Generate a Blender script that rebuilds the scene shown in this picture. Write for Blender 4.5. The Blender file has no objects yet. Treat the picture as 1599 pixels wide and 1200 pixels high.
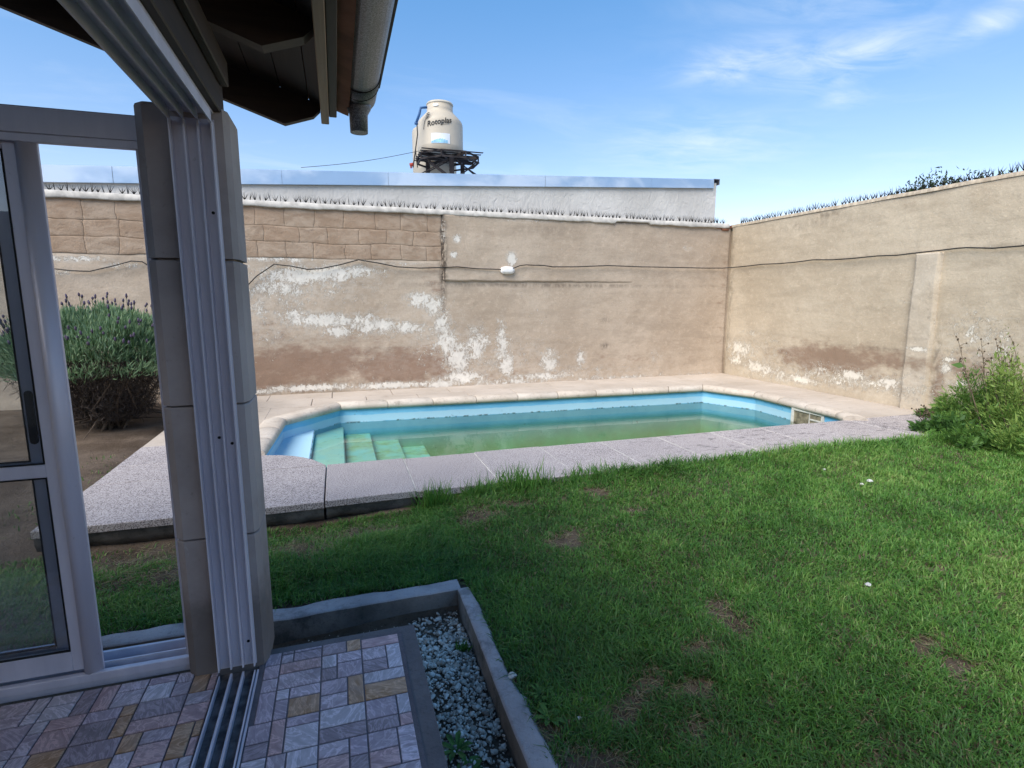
import bpy, bmesh, math, random
import numpy as np
from mathutils import Vector, Matrix

R = math.radians
random.seed(7)
rng = np.random.default_rng(7)
SC = bpy.context.scene
COL = SC.collection

# ------------------------------------------------------------------ camera, sky, sun, exposure
F, PITCH, YAW, CAMH = 850.0, 8.9, 17.7, 1.45
cd = bpy.data.cameras.new('camera')
cam = bpy.data.objects.new('camera', cd)
COL.objects.link(cam)
cam.location = (0, 0, CAMH)
cam.rotation_euler = (R(90 - PITCH), 0, R(-YAW))
cd.sensor_fit = 'HORIZONTAL'
cd.sensor_width = 36.0
cd.lens = F / 1599 * 36.0
cd.clip_start = 0.02
cd.clip_end = 2000
SC.camera = cam

SUN_EL, SUN_AZ = 50.0, 231.0           # azimuth clockwise from +Y: the sun stands left of and a little behind the camera
world = bpy.data.worlds.new('World')
SC.world = world
world.use_nodes = True
nt = world.node_tree
nt.nodes.clear()
wo = nt.nodes.new('ShaderNodeOutputWorld')
bg = nt.nodes.new('ShaderNodeBackground')
sky = nt.nodes.new('ShaderNodeTexSky')
sky.sky_type = 'NISHITA'
sky.sun_disc = False
sky.sun_elevation = R(SUN_EL)
sky.sun_rotation = R(SUN_AZ)
sky.air_density = 0.9
sky.dust_density = 0.15
sky.ozone_density = 2.0
bg.inputs['Strength'].default_value = 0.070


def wnode(t, **kw):
    n = nt.nodes.new(t)
    for k, v in kw.items():
        setattr(n, k, v)
    return n


def wmath(op, a, b=None, c=None, clamp=False):
    n = nt.nodes.new('ShaderNodeMath')
    n.operation = op
    n.use_clamp = clamp
    for i, v in enumerate((a, b, c)):
        if v is None:
            continue
        if isinstance(v, (int, float)):
            n.inputs[i].default_value = v
        else:
            nt.links.new(v, n.inputs[i])
    return n.outputs[0]


# thin high cloud: stretched noise on a flat layer above the place, thickest towards the north-east
tc = wnode('ShaderNodeTexCoord')
sep = wnode('ShaderNodeSeparateXYZ')
nt.links.new(tc.outputs['Generated'], sep.inputs[0])
zz = wmath('MAXIMUM', sep.outputs[2], 0.03)
lx = wmath('DIVIDE', sep.outputs[0], zz)
ly = wmath('DIVIDE', sep.outputs[1], zz)


def cloud_noise(rot, scale, stretch, detail, seed):
    comb = wnode('ShaderNodeCombineXYZ')
    nt.links.new(lx, comb.inputs[0])
    nt.links.new(ly, comb.inputs[1])
    comb.inputs[2].default_value = seed
    mp = wnode('ShaderNodeMapping')
    mp.inputs['Rotation'].default_value = (0, 0, rot)
    mp.inputs['Scale'].default_value = (scale, scale * stretch, 1)
    nt.links.new(comb.outputs[0], mp.inputs[0])
    no = wnode('ShaderNodeTexNoise')
    no.inputs['Scale'].default_value = 1.0
    no.inputs['Detail'].default_value = detail
    no.inputs['Roughness'].default_value = 0.62
    no.inputs['Distortion'].default_value = 0.6
    nt.links.new(mp.outputs[0], no.inputs['Vector'])
    return no.outputs['Fac']


def cloud_patch(cx, cy, rx, ry, ang):
    ca, sa = math.cos(ang), math.sin(ang)
    dx = wmath('SUBTRACT', lx, cx)
    dy = wmath('SUBTRACT', ly, cy)
    u = wmath('ADD', wmath('MULTIPLY', dx, ca / rx), wmath('MULTIPLY', dy, sa / rx))
    v = wmath('ADD', wmath('MULTIPLY', dx, -sa / ry), wmath('MULTIPLY', dy, ca / ry))
    d = wmath('ADD', wmath('MULTIPLY', u, u), wmath('MULTIPLY', v, v))
    return wmath('POWER', 2.718, wmath('MULTIPLY', d, -1.0))


def px_dir(x, y):
    p, yw = R(PITCH), R(YAW)
    fw = np.array([math.sin(yw) * math.cos(p), math.cos(yw) * math.cos(p), -math.sin(p)])
    rt = np.array([math.cos(yw), -math.sin(yw), 0.0])
    up = np.cross(rt, fw)
    return fw * F + rt * (x - 799.5) - up * (y - 600)


def px_layer(x, y):
    d = px_dir(x, y)
    return d[0] / d[2], d[1] / d[2]


def span(a, b, width):
    """centre, half-lengths and angle on the cloud layer of a streak that runs between two directions"""
    (x0, y0), (x1, y1) = px_layer(*a), px_layer(*b)
    return (x0 + x1) / 2, (y0 + y1) / 2, math.hypot(x1 - x0, y1 - y0) / 2, width, math.atan2(y1 - y0, x1 - x0)


nz1 = cloud_noise(0.55, 2.4, 1.8, 9, 1.3)
nz2 = cloud_noise(0.35, 0.9, 1.6, 6, 4.1)
patches = None
for a, b, w, s in (((1080, 128), (1260, 60), 0.22, 1.0), ((1180, 122), (1430, 78), 0.32, 1.0), ((1300, 60), (1420, 95), 0.25, 1.0), ((1120, 12), (1480, 2), 0.14, 0.6),
                   ((1500, 30), (1599, 35), 0.25, 0.75), ((960, 250), (1250, 215), 0.8, 0.55), ((1280, 165), (1360, 140), 0.2, 0.6), ((1050, 90), (1480, 90), 0.5, 0.3)):
    g = wmath('MULTIPLY', cloud_patch(*span(a, b, w)), s)
    patches = g if patches is None else wmath('MAXIMUM', patches, g)
thr = wmath('SUBTRACT', wmath('MULTIPLY', wmath('ADD', wmath('MULTIPLY', nz1, 0.75), wmath('MULTIPLY', nz2, 0.25)), 2.6), 1.0, clamp=True)
cl = wmath('MULTIPLY', patches, thr, clamp=True)
allover = wmath('MULTIPLY', wmath('SUBTRACT', wmath('MULTIPLY', nz2, 2.2), 1.15, clamp=True), 0.25)
cl = wmath('MULTIPLY', wmath('MAXIMUM', cl, allover), 0.95)
mix = wnode('ShaderNodeMix', data_type='RGBA')
nt.links.new(cl, mix.inputs[0])
tint = wnode('ShaderNodeMix', data_type='RGBA', blend_type='MULTIPLY')
tint.inputs[0].default_value = 1.0
nt.links.new(sky.outputs[0], tint.inputs[6])
tmix = wnode('ShaderNodeMix', data_type='RGBA')
tm = wnode('ShaderNodeMapRange', interpolation_type='SMOOTHSTEP')
nt.links.new(sep.outputs[2], tm.inputs[0])
tm.inputs[1].default_value = 0.0
tm.inputs[2].default_value = 0.62
nt.links.new(tm.outputs[0], tmix.inputs[0])
tmix.inputs[6].default_value = (0.98, 0.80, 0.74, 1)
tmix.inputs[7].default_value = (0.50, 0.88, 1.02, 1)
nt.links.new(tmix.outputs[2], tint.inputs[7])
nt.links.new(tint.outputs[2], mix.inputs[6])
mix.inputs[7].default_value = (4.1, 4.4, 4.7, 1)
nt.links.new(mix.outputs[2], bg.inputs['Color'])
nt.links.new(bg.outputs[0], wo.inputs[0])

sl = bpy.data.lights.new('sun', 'SUN')
sun = bpy.data.objects.new('sun', sl)
COL.objects.link(sun)
sl.energy = 1.5
sl.angle = R(48)
sl.color = (1.0, 0.90, 0.77)
sd = Vector((math.sin(R(SUN_AZ)) * math.cos(R(SUN_EL)), math.cos(R(SUN_AZ)) * math.cos(R(SUN_EL)), math.sin(R(SUN_EL))))
sun.rotation_euler = (-sd).to_track_quat('-Z', 'Y').to_euler()
sun.location = (-10, -6, 12)

SC.view_settings.view_transform = 'Standard'
SC.view_settings.look = 'None'
SC.view_settings.exposure = 1.9
SC.view_settings.gamma = 1.0
SC.view_settings.use_curve_mapping = False
SC.render.engine = 'CYCLES'
SC.cycles.use_denoising = True
SC.cycles.max_bounces = 8
SC.cycles.transparent_max_bounces = 16
SC.cycles.caustics_reflective = False
SC.cycles.caustics_refractive = False

# ------------------------------------------------------------------ helpers


def atz(x, y, z):
    d = px_dir(x, y)
    t = (z - CAMH) / d[2]
    return Vector((d[0] * t, d[1] * t, z))


def atY(x, y, Y):
    d = px_dir(x, y)
    t = Y / d[1]
    return Vector((d[0] * t, Y, CAMH + d[2] * t))


def atX(x, y, X):
    d = px_dir(x, y)
    t = X / d[0]
    return Vector((X, d[1] * t, CAMH + d[2] * t))


class VNoise:
    """smooth value noise with octaves, for relief and scatter"""

    def __init__(self, seed, n=256):
        self.g = np.random.default_rng(seed).random((n, n))
        self.n = n

    def one(self, x, y):
        x0 = np.floor(x).astype(int)
        y0 = np.floor(y).astype(int)
        fx, fy = x - x0, y - y0
        fx = fx * fx * (3 - 2 * fx)
        fy = fy * fy * (3 - 2 * fy)
        n = self.n
        a = self.g[x0 % n, y0 % n]
        b = self.g[(x0 + 1) % n, y0 % n]
        c = self.g[x0 % n, (y0 + 1) % n]
        d = self.g[(x0 + 1) % n, (y0 + 1) % n]
        return (a * (1 - fx) + b * fx) * (1 - fy) + (c * (1 - fx) + d * fx) * fy

    def __call__(self, x, y, octv=4, rough=0.5):
        x = np.asarray(x, float)
        y = np.asarray(y, float)
        s, a, t = 0.0, 1.0, 0.0
        for i in range(octv):
            s = s + a * self.one(x * 2 ** i + 17.3 * i, y * 2 ** i + 9.1 * i)
            t += a
            a *= rough
        return s / t


def link(o, parent=None):
    COL.objects.link(o)
    if parent is not None:
        o.parent = parent
    return o


def tag(o, label=None, cat=None, group=None, kind=None):
    if label:
        o['label'] = label
    if cat:
        o['category'] = cat
    if group:
        o['group'] = group
    if kind:
        o['kind'] = kind
    return o


def empty(name, loc=(0, 0, 0), rz=0.0):
    o = bpy.data.objects.new(name, None)
    COL.objects.link(o)
    o.location = loc
    o.rotation_euler = (0, 0, rz)
    o.empty_display_size = 0.1
    return o


class MB:
    """collects shapes, then links them as one mesh object"""

    def __init__(self):
        self.bm = bmesh.new()

    def face(self, vs):
        return self.bm.faces.new([self.bm.verts.new(v) for v in vs])

    def box(self, x0, x1, y0, y1, z0, z1, bevel=0.0, M=None):
        t = bmesh.new()
        bmesh.ops.create_cube(t, size=1.0)
        for v in t.verts:
            v.co = Vector(((x0 + x1) / 2 + v.co.x * (x1 - x0), (y0 + y1) / 2 + v.co.y * (y1 - y0), (z0 + z1) / 2 + v.co.z * (z1 - z0)))
        if bevel:
            bmesh.ops.bevel(t, geom=list(t.edges), offset=bevel, segments=1, affect='EDGES', profile=0.5)
        self.join(t, M)
        return self

    def join(self, t, M=None):
        if M is not None:
            bmesh.ops.transform(t, matrix=M, verts=t.verts)
        me = bpy.data.meshes.new('tmp')
        t.to_mesh(me)
        t.free()
        self.bm.from_mesh(me)
        bpy.data.meshes.remove(me)
        return self

    def prism(self, poly, z0, z1, bevel=0.0):
        t = bmesh.new()
        lo = [t.verts.new((x, y, z0)) for x, y in poly]
        hi = [t.verts.new((x, y, z1)) for x, y in poly]
        n = len(poly)
        t.faces.new(lo[::-1])
        t.faces.new(hi)
        for i in range(n):
            t.faces.new((lo[i], lo[(i + 1) % n], hi[(i + 1) % n], hi[i]))
        bmesh.ops.recalc_face_normals(t, faces=t.faces)
        if bevel:
            bmesh.ops.bevel(t, geom=[e for e in t.edges if all(abs(v.co.z - z1) < 1e-6 for v in e.verts)], offset=bevel, segments=2, affect='EDGES', profile=0.5)
        return self.join(t)

    def tube(self, pts, r, seg=6, cap=True):
        pts = [Vector(p) for p in pts]
        rs = r if isinstance(r, (list, tuple)) else [r] * len(pts)
        rings = []
        prev = None
        for i, p in enumerate(pts):
            d = (pts[min(i + 1, len(pts) - 1)] - pts[max(i - 1, 0)]).normalized()
            if prev is None:
                a = d.orthogonal().normalized()
            else:
                a = (prev - d * prev.dot(d))
                a = a.normalized() if a.length > 1e-6 else d.orthogonal().normalized()
            prev = a
            b = d.cross(a)
            rings.append([self.bm.verts.new(p + (a * math.cos(2 * math.pi * k / seg) + b * math.sin(2 * math.pi * k / seg)) * rs[i]) for k in range(seg)])
        for i in range(len(rings) - 1):
            for k in range(seg):
                f = self.bm.faces.new((rings[i][k], rings[i][(k + 1) % seg], rings[i + 1][(k + 1) % seg], rings[i + 1][k]))
                f.smooth = seg > 4
        if cap:
            self.bm.faces.new(rings[0][::-1])
            self.bm.faces.new(rings[-1])
        return self

    def bar(self, a, b, w, h=None):
        """square bar between two points"""
        h = h or w
        a, b = Vector(a), Vector(b)
        d = (b - a)
        L = d.length
        q = d.to_track_quat('Z', 'Y').to_matrix().to_4x4()
        return self.box(-w / 2, w / 2, -h / 2, h / 2, 0, L, 0, Matrix.Translation(a) @ q)

    def lathe(self, prof, seg=32, M=None, smooth=True):
        t = bmesh.new()
        rings = []
        for r, z in prof:
            rings.append([t.verts.new((r * math.cos(2 * math.pi * k / seg), r * math.sin(2 * math.pi * k / seg), z)) for k in range(seg)])
        for i in range(len(rings) - 1):
            for k in range(seg):
                f = t.faces.new((rings[i][k], rings[i][(k + 1) % seg], rings[i + 1][(k + 1) % seg], rings[i + 1][k]))
                f.smooth = smooth
        t.faces.new(rings[0][::-1])
        t.faces.new(rings[-1])
        return self.join(t, M)

    def build(self, name, mat=None, parent=None, loc=None):
        me = bpy.data.meshes.new(name)
        self.bm.to_mesh(me)
        self.bm.free()
        if mat is not None:
            me.materials.append(mat)
        o = bpy.data.objects.new(name, me)
        link(o, parent)
        if loc is not None:
            o.location = loc
        return o


def np_mesh(name, verts, faces_list, mat=None, parent=None, attrs=None, smooth=False):
    """faces_list: list of int arrays (n,3) or (n,4)"""
    me = bpy.data.meshes.new(name)
    verts = np.asarray(verts, np.float32)
    me.vertices.add(len(verts))
    me.vertices.foreach_set('co', verts.ravel())
    loops = np.concatenate([f.ravel() for f in faces_list]).astype(np.int32)
    starts, tot, off = [], [], 0
    for f in faces_list:
        n, k = f.shape
        starts.append(off + np.arange(n) * k)
        tot.append(np.full(n, k))
        off += n * k
    starts = np.concatenate(starts).astype(np.int32)
    tot = np.concatenate(tot).astype(np.int32)
    me.loops.add(len(loops))
    me.loops.foreach_set('vertex_index', loops)
    me.polygons.add(len(starts))
    me.polygons.foreach_set('loop_start', starts)
    me.polygons.foreach_set('loop_total', tot)
    if smooth:
        me.polygons.foreach_set('use_smooth', np.ones(len(starts), bool))
    me.update(calc_edges=True)
    for k, a in (attrs or {}).items():
        at = me.attributes.new(k, 'FLOAT', 'POINT')
        at.data.foreach_set('value', np.asarray(a, np.float32))
    me.validate()
    if mat is not None:
        me.materials.append(mat)
    o = bpy.data.objects.new(name, me)
    return link(o, parent)


def grid_faces(nu, nv, flip=False):
    i = np.arange((nu - 1) * (nv - 1))
    a = (i // (nv - 1)) * nv + i % (nv - 1)
    f = np.stack([a, a + nv, a + nv + 1, a + 1], 1)
    return f[:, ::-1] if flip else f


def dup(o, parent=None):
    c = o.copy()
    COL.objects.link(c)
    if parent is not None:
        c.parent = parent
    for ch in list(o.children):
        dup(ch, c)
    return c


# ------------------------------------------------------------------ materials


class Mat:
    def __init__(self, name, rough=0.8, metal=0.0, spec=0.3):
        self.m = bpy.data.materials.new(name)
        self.m.use_nodes = True
        self.t = self.m.node_tree
        self.b = self.t.nodes['Principled BSDF']
        self.out = self.t.nodes['Material Output']
        self.b.inputs['Roughness'].default_value = rough
        self.b.inputs['Metallic'].default_value = metal
        self.b.inputs['Specular IOR Level'].default_value = spec
        self._tc = None

    def n(self, t, **kw):
        x = self.t.nodes.new(t)
        for k, v in kw.items():
            setattr(x, k, v)
        return x

    def put(self, sock, v):
        if isinstance(v, bpy.types.NodeSocket):
            self.t.links.new(v, sock)
        elif isinstance(v, tuple) and len(v) == 3 and len(sock.default_value) == 4:
            sock.default_value = (*v, 1)
        else:
            sock.default_value = v

    def coord(self, which='Object'):
        if self._tc is None:
            self._tc = self.n('ShaderNodeTexCoord')
        return self._tc.outputs[which]

    def pos(self):
        return self.n('ShaderNodeNewGeometry').outputs['Position']

    def attr(self, name):
        return self.n('ShaderNodeAttribute', attribute_name=name).outputs['Fac']

    def rand(self):
        return self.n('ShaderNodeObjectInfo').outputs['Random']

    def mapping(self, v, scale=(1, 1, 1), rot=(0, 0, 0), loc=(0, 0, 0)):
        x = self.n('ShaderNodeMapping')
        self.put(x.inputs[0], v)
        x.inputs['Scale'].default_value = scale
        x.inputs['Rotation'].default_value = rot
        self.put(x.inputs['Location'], loc)
        return x.outputs[0]

    def noise(self, v, scale, detail=4, rough=0.55, dist=0.0):
        x = self.n('ShaderNodeTexNoise')
        self.put(x.inputs['Vector'], v)
        x.inputs['Scale'].default_value = scale
        x.inputs['Detail'].default_value = detail
        x.inputs['Roughness'].default_value = rough
        x.inputs['Distortion'].default_value = dist
        return x.outputs['Fac']

    def voro(self, v, scale, feature='F1', out='Distance'):
        x = self.n('ShaderNodeTexVoronoi', feature=feature)
        self.put(x.inputs['Vector'], v)
        x.inputs['Scale'].default_value = scale
        return x.outputs[out]

    def math(self, op, a, b=None, clamp=False):
        x = self.n('ShaderNodeMath', operation=op, use_clamp=clamp)
        self.put(x.inputs[0], a)
        if b is not None:
            self.put(x.inputs[1], b)
        return x.outputs[0]

    def step(self, v, lo, hi):
        """smooth ramp of v from lo to hi, clamped"""
        x = self.n('ShaderNodeMapRange', interpolation_type='SMOOTHSTEP')
        self.put(x.inputs[0], v)
        x.inputs[1].default_value = lo
        x.inputs[2].default_value = hi
        return x.outputs[0]

    def mix(self, f, a, b, mode='MIX'):
        x = self.n('ShaderNodeMix', data_type='RGBA', blend_type=mode)
        self.put(x.inputs[0], f)
        self.put(x.inputs[6], a)
        self.put(x.inputs[7], b)
        return x.outputs[2]

    def color(self, c):
        self.put(self.b.inputs['Base Color'], c)
        return self

    def bump(self, h, strength=0.4, dist=0.01):
        x = self.n('ShaderNodeBump')
        x.inputs['Strength'].default_value = strength
        x.inputs['Distance'].default_value = dist
        self.put(x.inputs['Height'], h)
        self.put(self.b.inputs['Normal'], x.outputs[0])
        return self


def simple(name, c, rough=0.7, metal=0.0, var=0.15, scale=8.0, bump=0.0, spec=0.3):
    m = Mat(name, rough, metal, spec)
    n = m.noise(m.coord(), scale, 5)
    lo = tuple(v * (1 - var) for v in c)
    hi = tuple(min(1, v * (1 + var)) for v in c)
    m.color(m.mix(m.step(n, 0.3, 0.7), lo, hi))
    if bump:
        m.bump(m.noise(m.coord(), scale * 6, 4), bump, 0.004)
    return m.m


def stucco(name, a, b, brown, white, peel_noise=6.5):
    """old plaster: two earth tones, brown damp zones, flaking paint with crisp torn edges"""
    m = Mat(name, 0.92, 0, 0.15)
    P = m.pos()
    big = m.noise(P, 0.9, 6, 0.6, 0.4)
    str_ = m.noise(m.mapping(P, (0.7, 0.7, 4.0)), 1.6, 6, 0.62)
    fine = m.noise(P, 38, 5, 0.65)
    mid = m.noise(P, 7, 6, 0.62, 0.3)
    c = m.mix(m.step(big, 0.36, 0.66), a, b)
    sp = m.noise(m.mapping(P, (0.8, 0.8, 1.3)), 19, 7, 0.72, 0.5)
    c = m.mix(m.math('MULTIPLY', m.step(sp, 0.5, 0.72), 0.42), c, tuple(min(1, v * 1.30) for v in b))
    c = m.mix(m.math('MULTIPLY', m.step(sp, 0.45, 0.28), 0.42), c, tuple(v * 0.66 for v in a))
    c = m.mix(m.math('MULTIPLY', m.step(str_, 0.42, 0.72), 0.45), c, tuple(v * 0.74 for v in a))
    c = m.mix(m.math('MULTIPLY', m.step(mid, 0.55, 0.75), 0.35), c, tuple(min(1, v * 1.22) for v in b))
    damp = m.attr('damp')
    dn = m.math('ADD', damp, m.math('MULTIPLY', m.math('SUBTRACT', m.noise(m.mapping(P, (0.8, 0.8, 1.5)), 5.5, 8, 0.68), 0.5), 1.5))
    c = m.mix(m.math('MULTIPLY', m.step(dn, 0.28, 0.8), 0.82), c, brown)
    dark_marks = m.attr('dark_marks')
    gn = m.math('MULTIPLY', dark_marks, m.step(m.noise(m.mapping(P, (1, 1, 0.5)), 14, 5, 0.7), 0.35, 0.62))
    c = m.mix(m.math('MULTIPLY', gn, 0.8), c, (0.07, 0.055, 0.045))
    c = m.mix(m.math('MULTIPLY', m.step(fine, 0.35, 0.8), 0.22), c, tuple(v * 0.6 for v in a))
    # flakes
    peel = m.attr('peel')
    rub = m.math('MULTIPLY', m.step(peel, 0.12, 0.7), m.step(m.noise(m.mapping(P, (1, 1, 1.8)), 9, 7, 0.7, 0.4), 0.42, 0.62))
    c = m.mix(m.math('MULTIPLY', rub, 0.42), c, tuple(v * 0.82 for v in white))
    pn = m.noise(P, peel_noise, 9, 0.66, 0.5)
    pf = m.noise(m.mapping(P, (1, 1, 0.6)), peel_noise * 4.2, 8, 0.72, 0.6)
    pg = m.noise(P, peel_noise * 13, 5, 0.7, 0.4)
    s = m.math('ADD', m.math('ADD', m.math('MULTIPLY', pn, 0.30), m.math('MULTIPLY', pf, 0.38)), m.math('MULTIPLY', pg, 0.32))
    th = m.math('SUBTRACT', s, m.math('SUBTRACT', 0.636, m.math('MULTIPLY', peel, 0.212)))
    flake = m.step(th, 0.0, 0.022)
    speck = m.math('MULTIPLY', m.step(m.noise(P, 26, 3, 0.5), 0.735, 0.76), 0.7)
    allf = m.math('MAXIMUM', flake, speck)
    wn = m.mix(m.step(mid, 0.3, 0.7), tuple(v * 0.86 for v in white), white)
    c = m.mix(m.math('MULTIPLY', allf, 0.92), c, wn)
    m.color(c)
    h = m.math('ADD', m.math('MULTIPLY', fine, 0.35), m.math('MULTIPLY', mid, 0.8))
    h = m.math('SUBTRACT', h, m.math('MULTIPLY', flake, 0.5))
    m.bump(h, 0.8, 0.014)
    return m.m


M = {}
M['plaster_back'] = stucco('plaster_back', (0.42, 0.335, 0.255), (0.51, 0.42, 0.33), (0.24, 0.15, 0.105), (0.76, 0.72, 0.65))
M['plaster_right'] = stucco('plaster_right', (0.46, 0.38, 0.28), (0.545, 0.465, 0.355), (0.23, 0.15, 0.105), (0.78, 0.73, 0.63))
M['plaster_pilaster'] = stucco('plaster_pilaster', (0.48, 0.405, 0.31), (0.55, 0.48, 0.385), (0.24, 0.165, 0.115), (0.78, 0.73, 0.63))


def block_mat():
    m = Mat('wall_block', 0.92, 0, 0.15)
    P = m.pos()
    r = m.rand()
    n = m.noise(m.mapping(P, (1, 1, 2.2)), 4.0, 7, 0.62, 0.5)
    c = m.mix(m.step(n, 0.35, 0.68), (0.31, 0.225, 0.16), (0.43, 0.335, 0.255))
    c = m.mix(m.math('MULTIPLY', r, 0.35), c, (0.36, 0.24, 0.16))
    sm = m.step(m.noise(m.mapping(P, (1, 1, 2.2)), 4.5, 6, 0.7, 0.6), 0.56, 0.74)
    c = m.mix(m.math('MULTIPLY', sm, 0.6), c, (0.10, 0.07, 0.05))
    m.color(c)
    m.bump(m.noise(P, 22, 8, 0.75), 0.9, 0.014)
    return m.m


M['block'] = block_mat()


def white_wall():
    m = Mat('white_plaster', 0.9, 0, 0.2)
    P = m.pos()
    c = m.mix(m.step(m.noise(P, 1.2, 6, 0.6), 0.35, 0.7), (0.52, 0.505, 0.48), (0.61, 0.595, 0.57))
    drip = m.step(m.noise(m.mapping(P, (5, 5, 0.9)), 1.0, 5, 0.6), 0.58, 0.8)
    c = m.mix(m.math('MULTIPLY', drip, 0.14), c, (0.42, 0.40, 0.38))
    m.color(c)
    m.bump(m.noise(m.mapping(P, (1.2, 1.2, 0.8)), 8, 7, 0.68, 0.8), 0.8, 0.03)
    return m.m


M['white_plaster'] = white_wall()
M['mortar'] = simple('whitewashed_mortar', (0.50, 0.475, 0.435), 0.9, var=0.2, scale=9, bump=0.5)


def terrazzo():
    m = Mat('washed_stone_paving', 0.85, 0, 0.25)
    P = m.pos()
    r = m.rand()
    base = m.mix(m.step(m.noise(P, 1.4, 5, 0.6), 0.3, 0.7), (0.32, 0.285, 0.275), (0.44, 0.395, 0.375))
    base = m.mix(m.math('MULTIPLY', r, 0.3), base, (0.42, 0.36, 0.33))
    sp = m.noise(P, 130, 2, 0.6)
    base = m.mix(m.step(sp, 0.5, 0.58), base, (0.50, 0.46, 0.46))
    base = m.mix(m.step(sp, 0.47, 0.40), base, (0.13, 0.115, 0.125))
    sp2 = m.noise(P, 48, 3, 0.7)
    base = m.mix(m.math('MULTIPLY', m.step(sp2, 0.56, 0.68), 0.5), base, (0.16, 0.14, 0.15))
    # black lichen, worst at the sunny end
    sx = m.n('ShaderNodeSeparateXYZ')
    m.put(sx.inputs[0], P)
    zone = m.math('MULTIPLY', m.step(sx.outputs[0], 2.0, 3.6), m.step(sx.outputs[1], 5.4, 4.9))
    st = m.step(m.noise(m.mapping(P, (1.0, 3.0, 1.0), (0, 0, 0.5)), 5, 8, 0.72), 0.53, 0.66)
    base = m.mix(m.math('MULTIPLY', m.math('MULTIPLY', zone, st), 0.75), base, (0.055, 0.05, 0.055))
    m.color(base)
    m.bump(m.noise(P, 120, 3, 0.6), 0.5, 0.004)
    return m.m


M['paving'] = terrazzo()


def far_paving():
    m = Mat('worn_paving', 0.9, 0, 0.2)
    P = m.pos()
    r = m.rand()
    c = m.mix(m.step(m.noise(P, 1.1, 6, 0.6), 0.3, 0.7), (0.40, 0.345, 0.29), (0.51, 0.45, 0.39))
    c = m.mix(m.math('MULTIPLY', r, 0.3), c, (0.50, 0.43, 0.37))
    st = m.step(m.noise(m.mapping(P, (1, 3.5, 1)), 3.0, 8, 0.7, 0.5), 0.56, 0.7)
    c = m.mix(m.math('MULTIPLY', st, 0.55), c, (0.22, 0.17, 0.13))
    c = m.mix(m.math('MULTIPLY', m.step(m.noise(P, 60, 3, 0.6), 0.55, 0.7), 0.3), c, (0.24, 0.19, 0.16))
    m.color(c)
    m.bump(m.noise(P, 60, 4, 0.65), 0.4, 0.006)
    return m.m


M['paving_far'] = far_paving()


def coping():
    m = Mat('coping_stone', 0.8, 0, 0.3)
    P = m.pos()
    r = m.rand()
    c = m.mix(m.step(m.noise(P, 2.2, 6, 0.6), 0.3, 0.7), (0.45, 0.395, 0.335), (0.60, 0.54, 0.47))
    c = m.mix(m.math('MULTIPLY', r, 0.3), c, (0.50, 0.40, 0.30))
    c = m.mix(m.math('MULTIPLY', m.step(m.noise(P, 11, 8, 0.78), 0.50, 0.68), 0.6), c, (0.22, 0.18, 0.145))
    m.color(c)
    m.bump(m.noise(P, 28, 7, 0.75), 0.6, 0.01)
    return m.m


M['coping'] = coping()


def pool_paint():
    m = Mat('pool_paint', 0.55, 0, 0.4)
    P = m.pos()
    sx = m.n('ShaderNodeSeparateXYZ')
    m.put(sx.inputs[0], P)
    z = sx.outputs[2]
    zw = m.math('ADD', z, m.math('MULTIPLY', m.math('SUBTRACT', m.noise(P, 3.5, 6, 0.65), 0.5), 0.035))
    blue = m.mix(m.step(m.noise(P, 2.5, 6, 0.6), 0.3, 0.7), (0.15, 0.47, 0.74), (0.23, 0.58, 0.83))
    # scale line just above the water, bleached
    band = m.math('MULTIPLY', m.step(zw, -0.285, -0.27), m.step(zw, -0.165, -0.185))
    c = m.mix(m.math('MULTIPLY', band, 0.8), blue, (0.47, 0.70, 0.82))
    # algae film on everything that stays wet
    film = m.step(zw, -0.36, -0.85)
    alg = m.mix(m.step(m.noise(P, 2.0, 6, 0.6), 0.35, 0.65), (0.34, 0.50, 0.17), (0.36, 0.66, 0.30))
    c = m.mix(m.math('MULTIPLY', film, 0.85), c, alg)
    # flaked and dirty spots
    d = m.step(m.noise(P, 17, 8, 0.75, 0.4), 0.64, 0.68)
    c = m.mix(m.math('MULTIPLY', d, 0.7), c, (0.03, 0.05, 0.09))
    ln = m.math('MULTIPLY', m.math('MULTIPLY', m.step(z, -0.292, -0.281), m.step(z, -0.262, -0.272)), m.step(m.noise(P, 9, 7, 0.75), 0.50, 0.58))
    c = m.mix(m.math('MULTIPLY', ln, 0.75), c, (0.05, 0.07, 0.06))
    w = m.step(m.noise(m.mapping(P, (1, 1, 0.4)), 11, 8, 0.7), 0.67, 0.70)
    c = m.mix(m.math('MULTIPLY', w, 0.6), c, (0.6, 0.68, 0.72))
    m.color(c)
    m.bump(m.noise(P, 14, 6, 0.6), 0.15, 0.01)
    return m.m


M['pool_paint'] = pool_paint()


def pool_floor():
    m = Mat('silty_pool_floor', 0.8, 0, 0.2)
    P = m.pos()
    c = m.mix(m.step(m.noise(P, 1.3, 7, 0.65), 0.3, 0.7), (0.20, 0.22, 0.085), (0.27, 0.40, 0.16))
    c = m.mix(m.math('MULTIPLY', m.step(m.noise(P, 7, 7, 0.7), 0.5, 0.7), 0.5), c, (0.09, 0.075, 0.035))
    m.color(c)
    return m.m


M['pool_floor'] = pool_floor()


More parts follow.
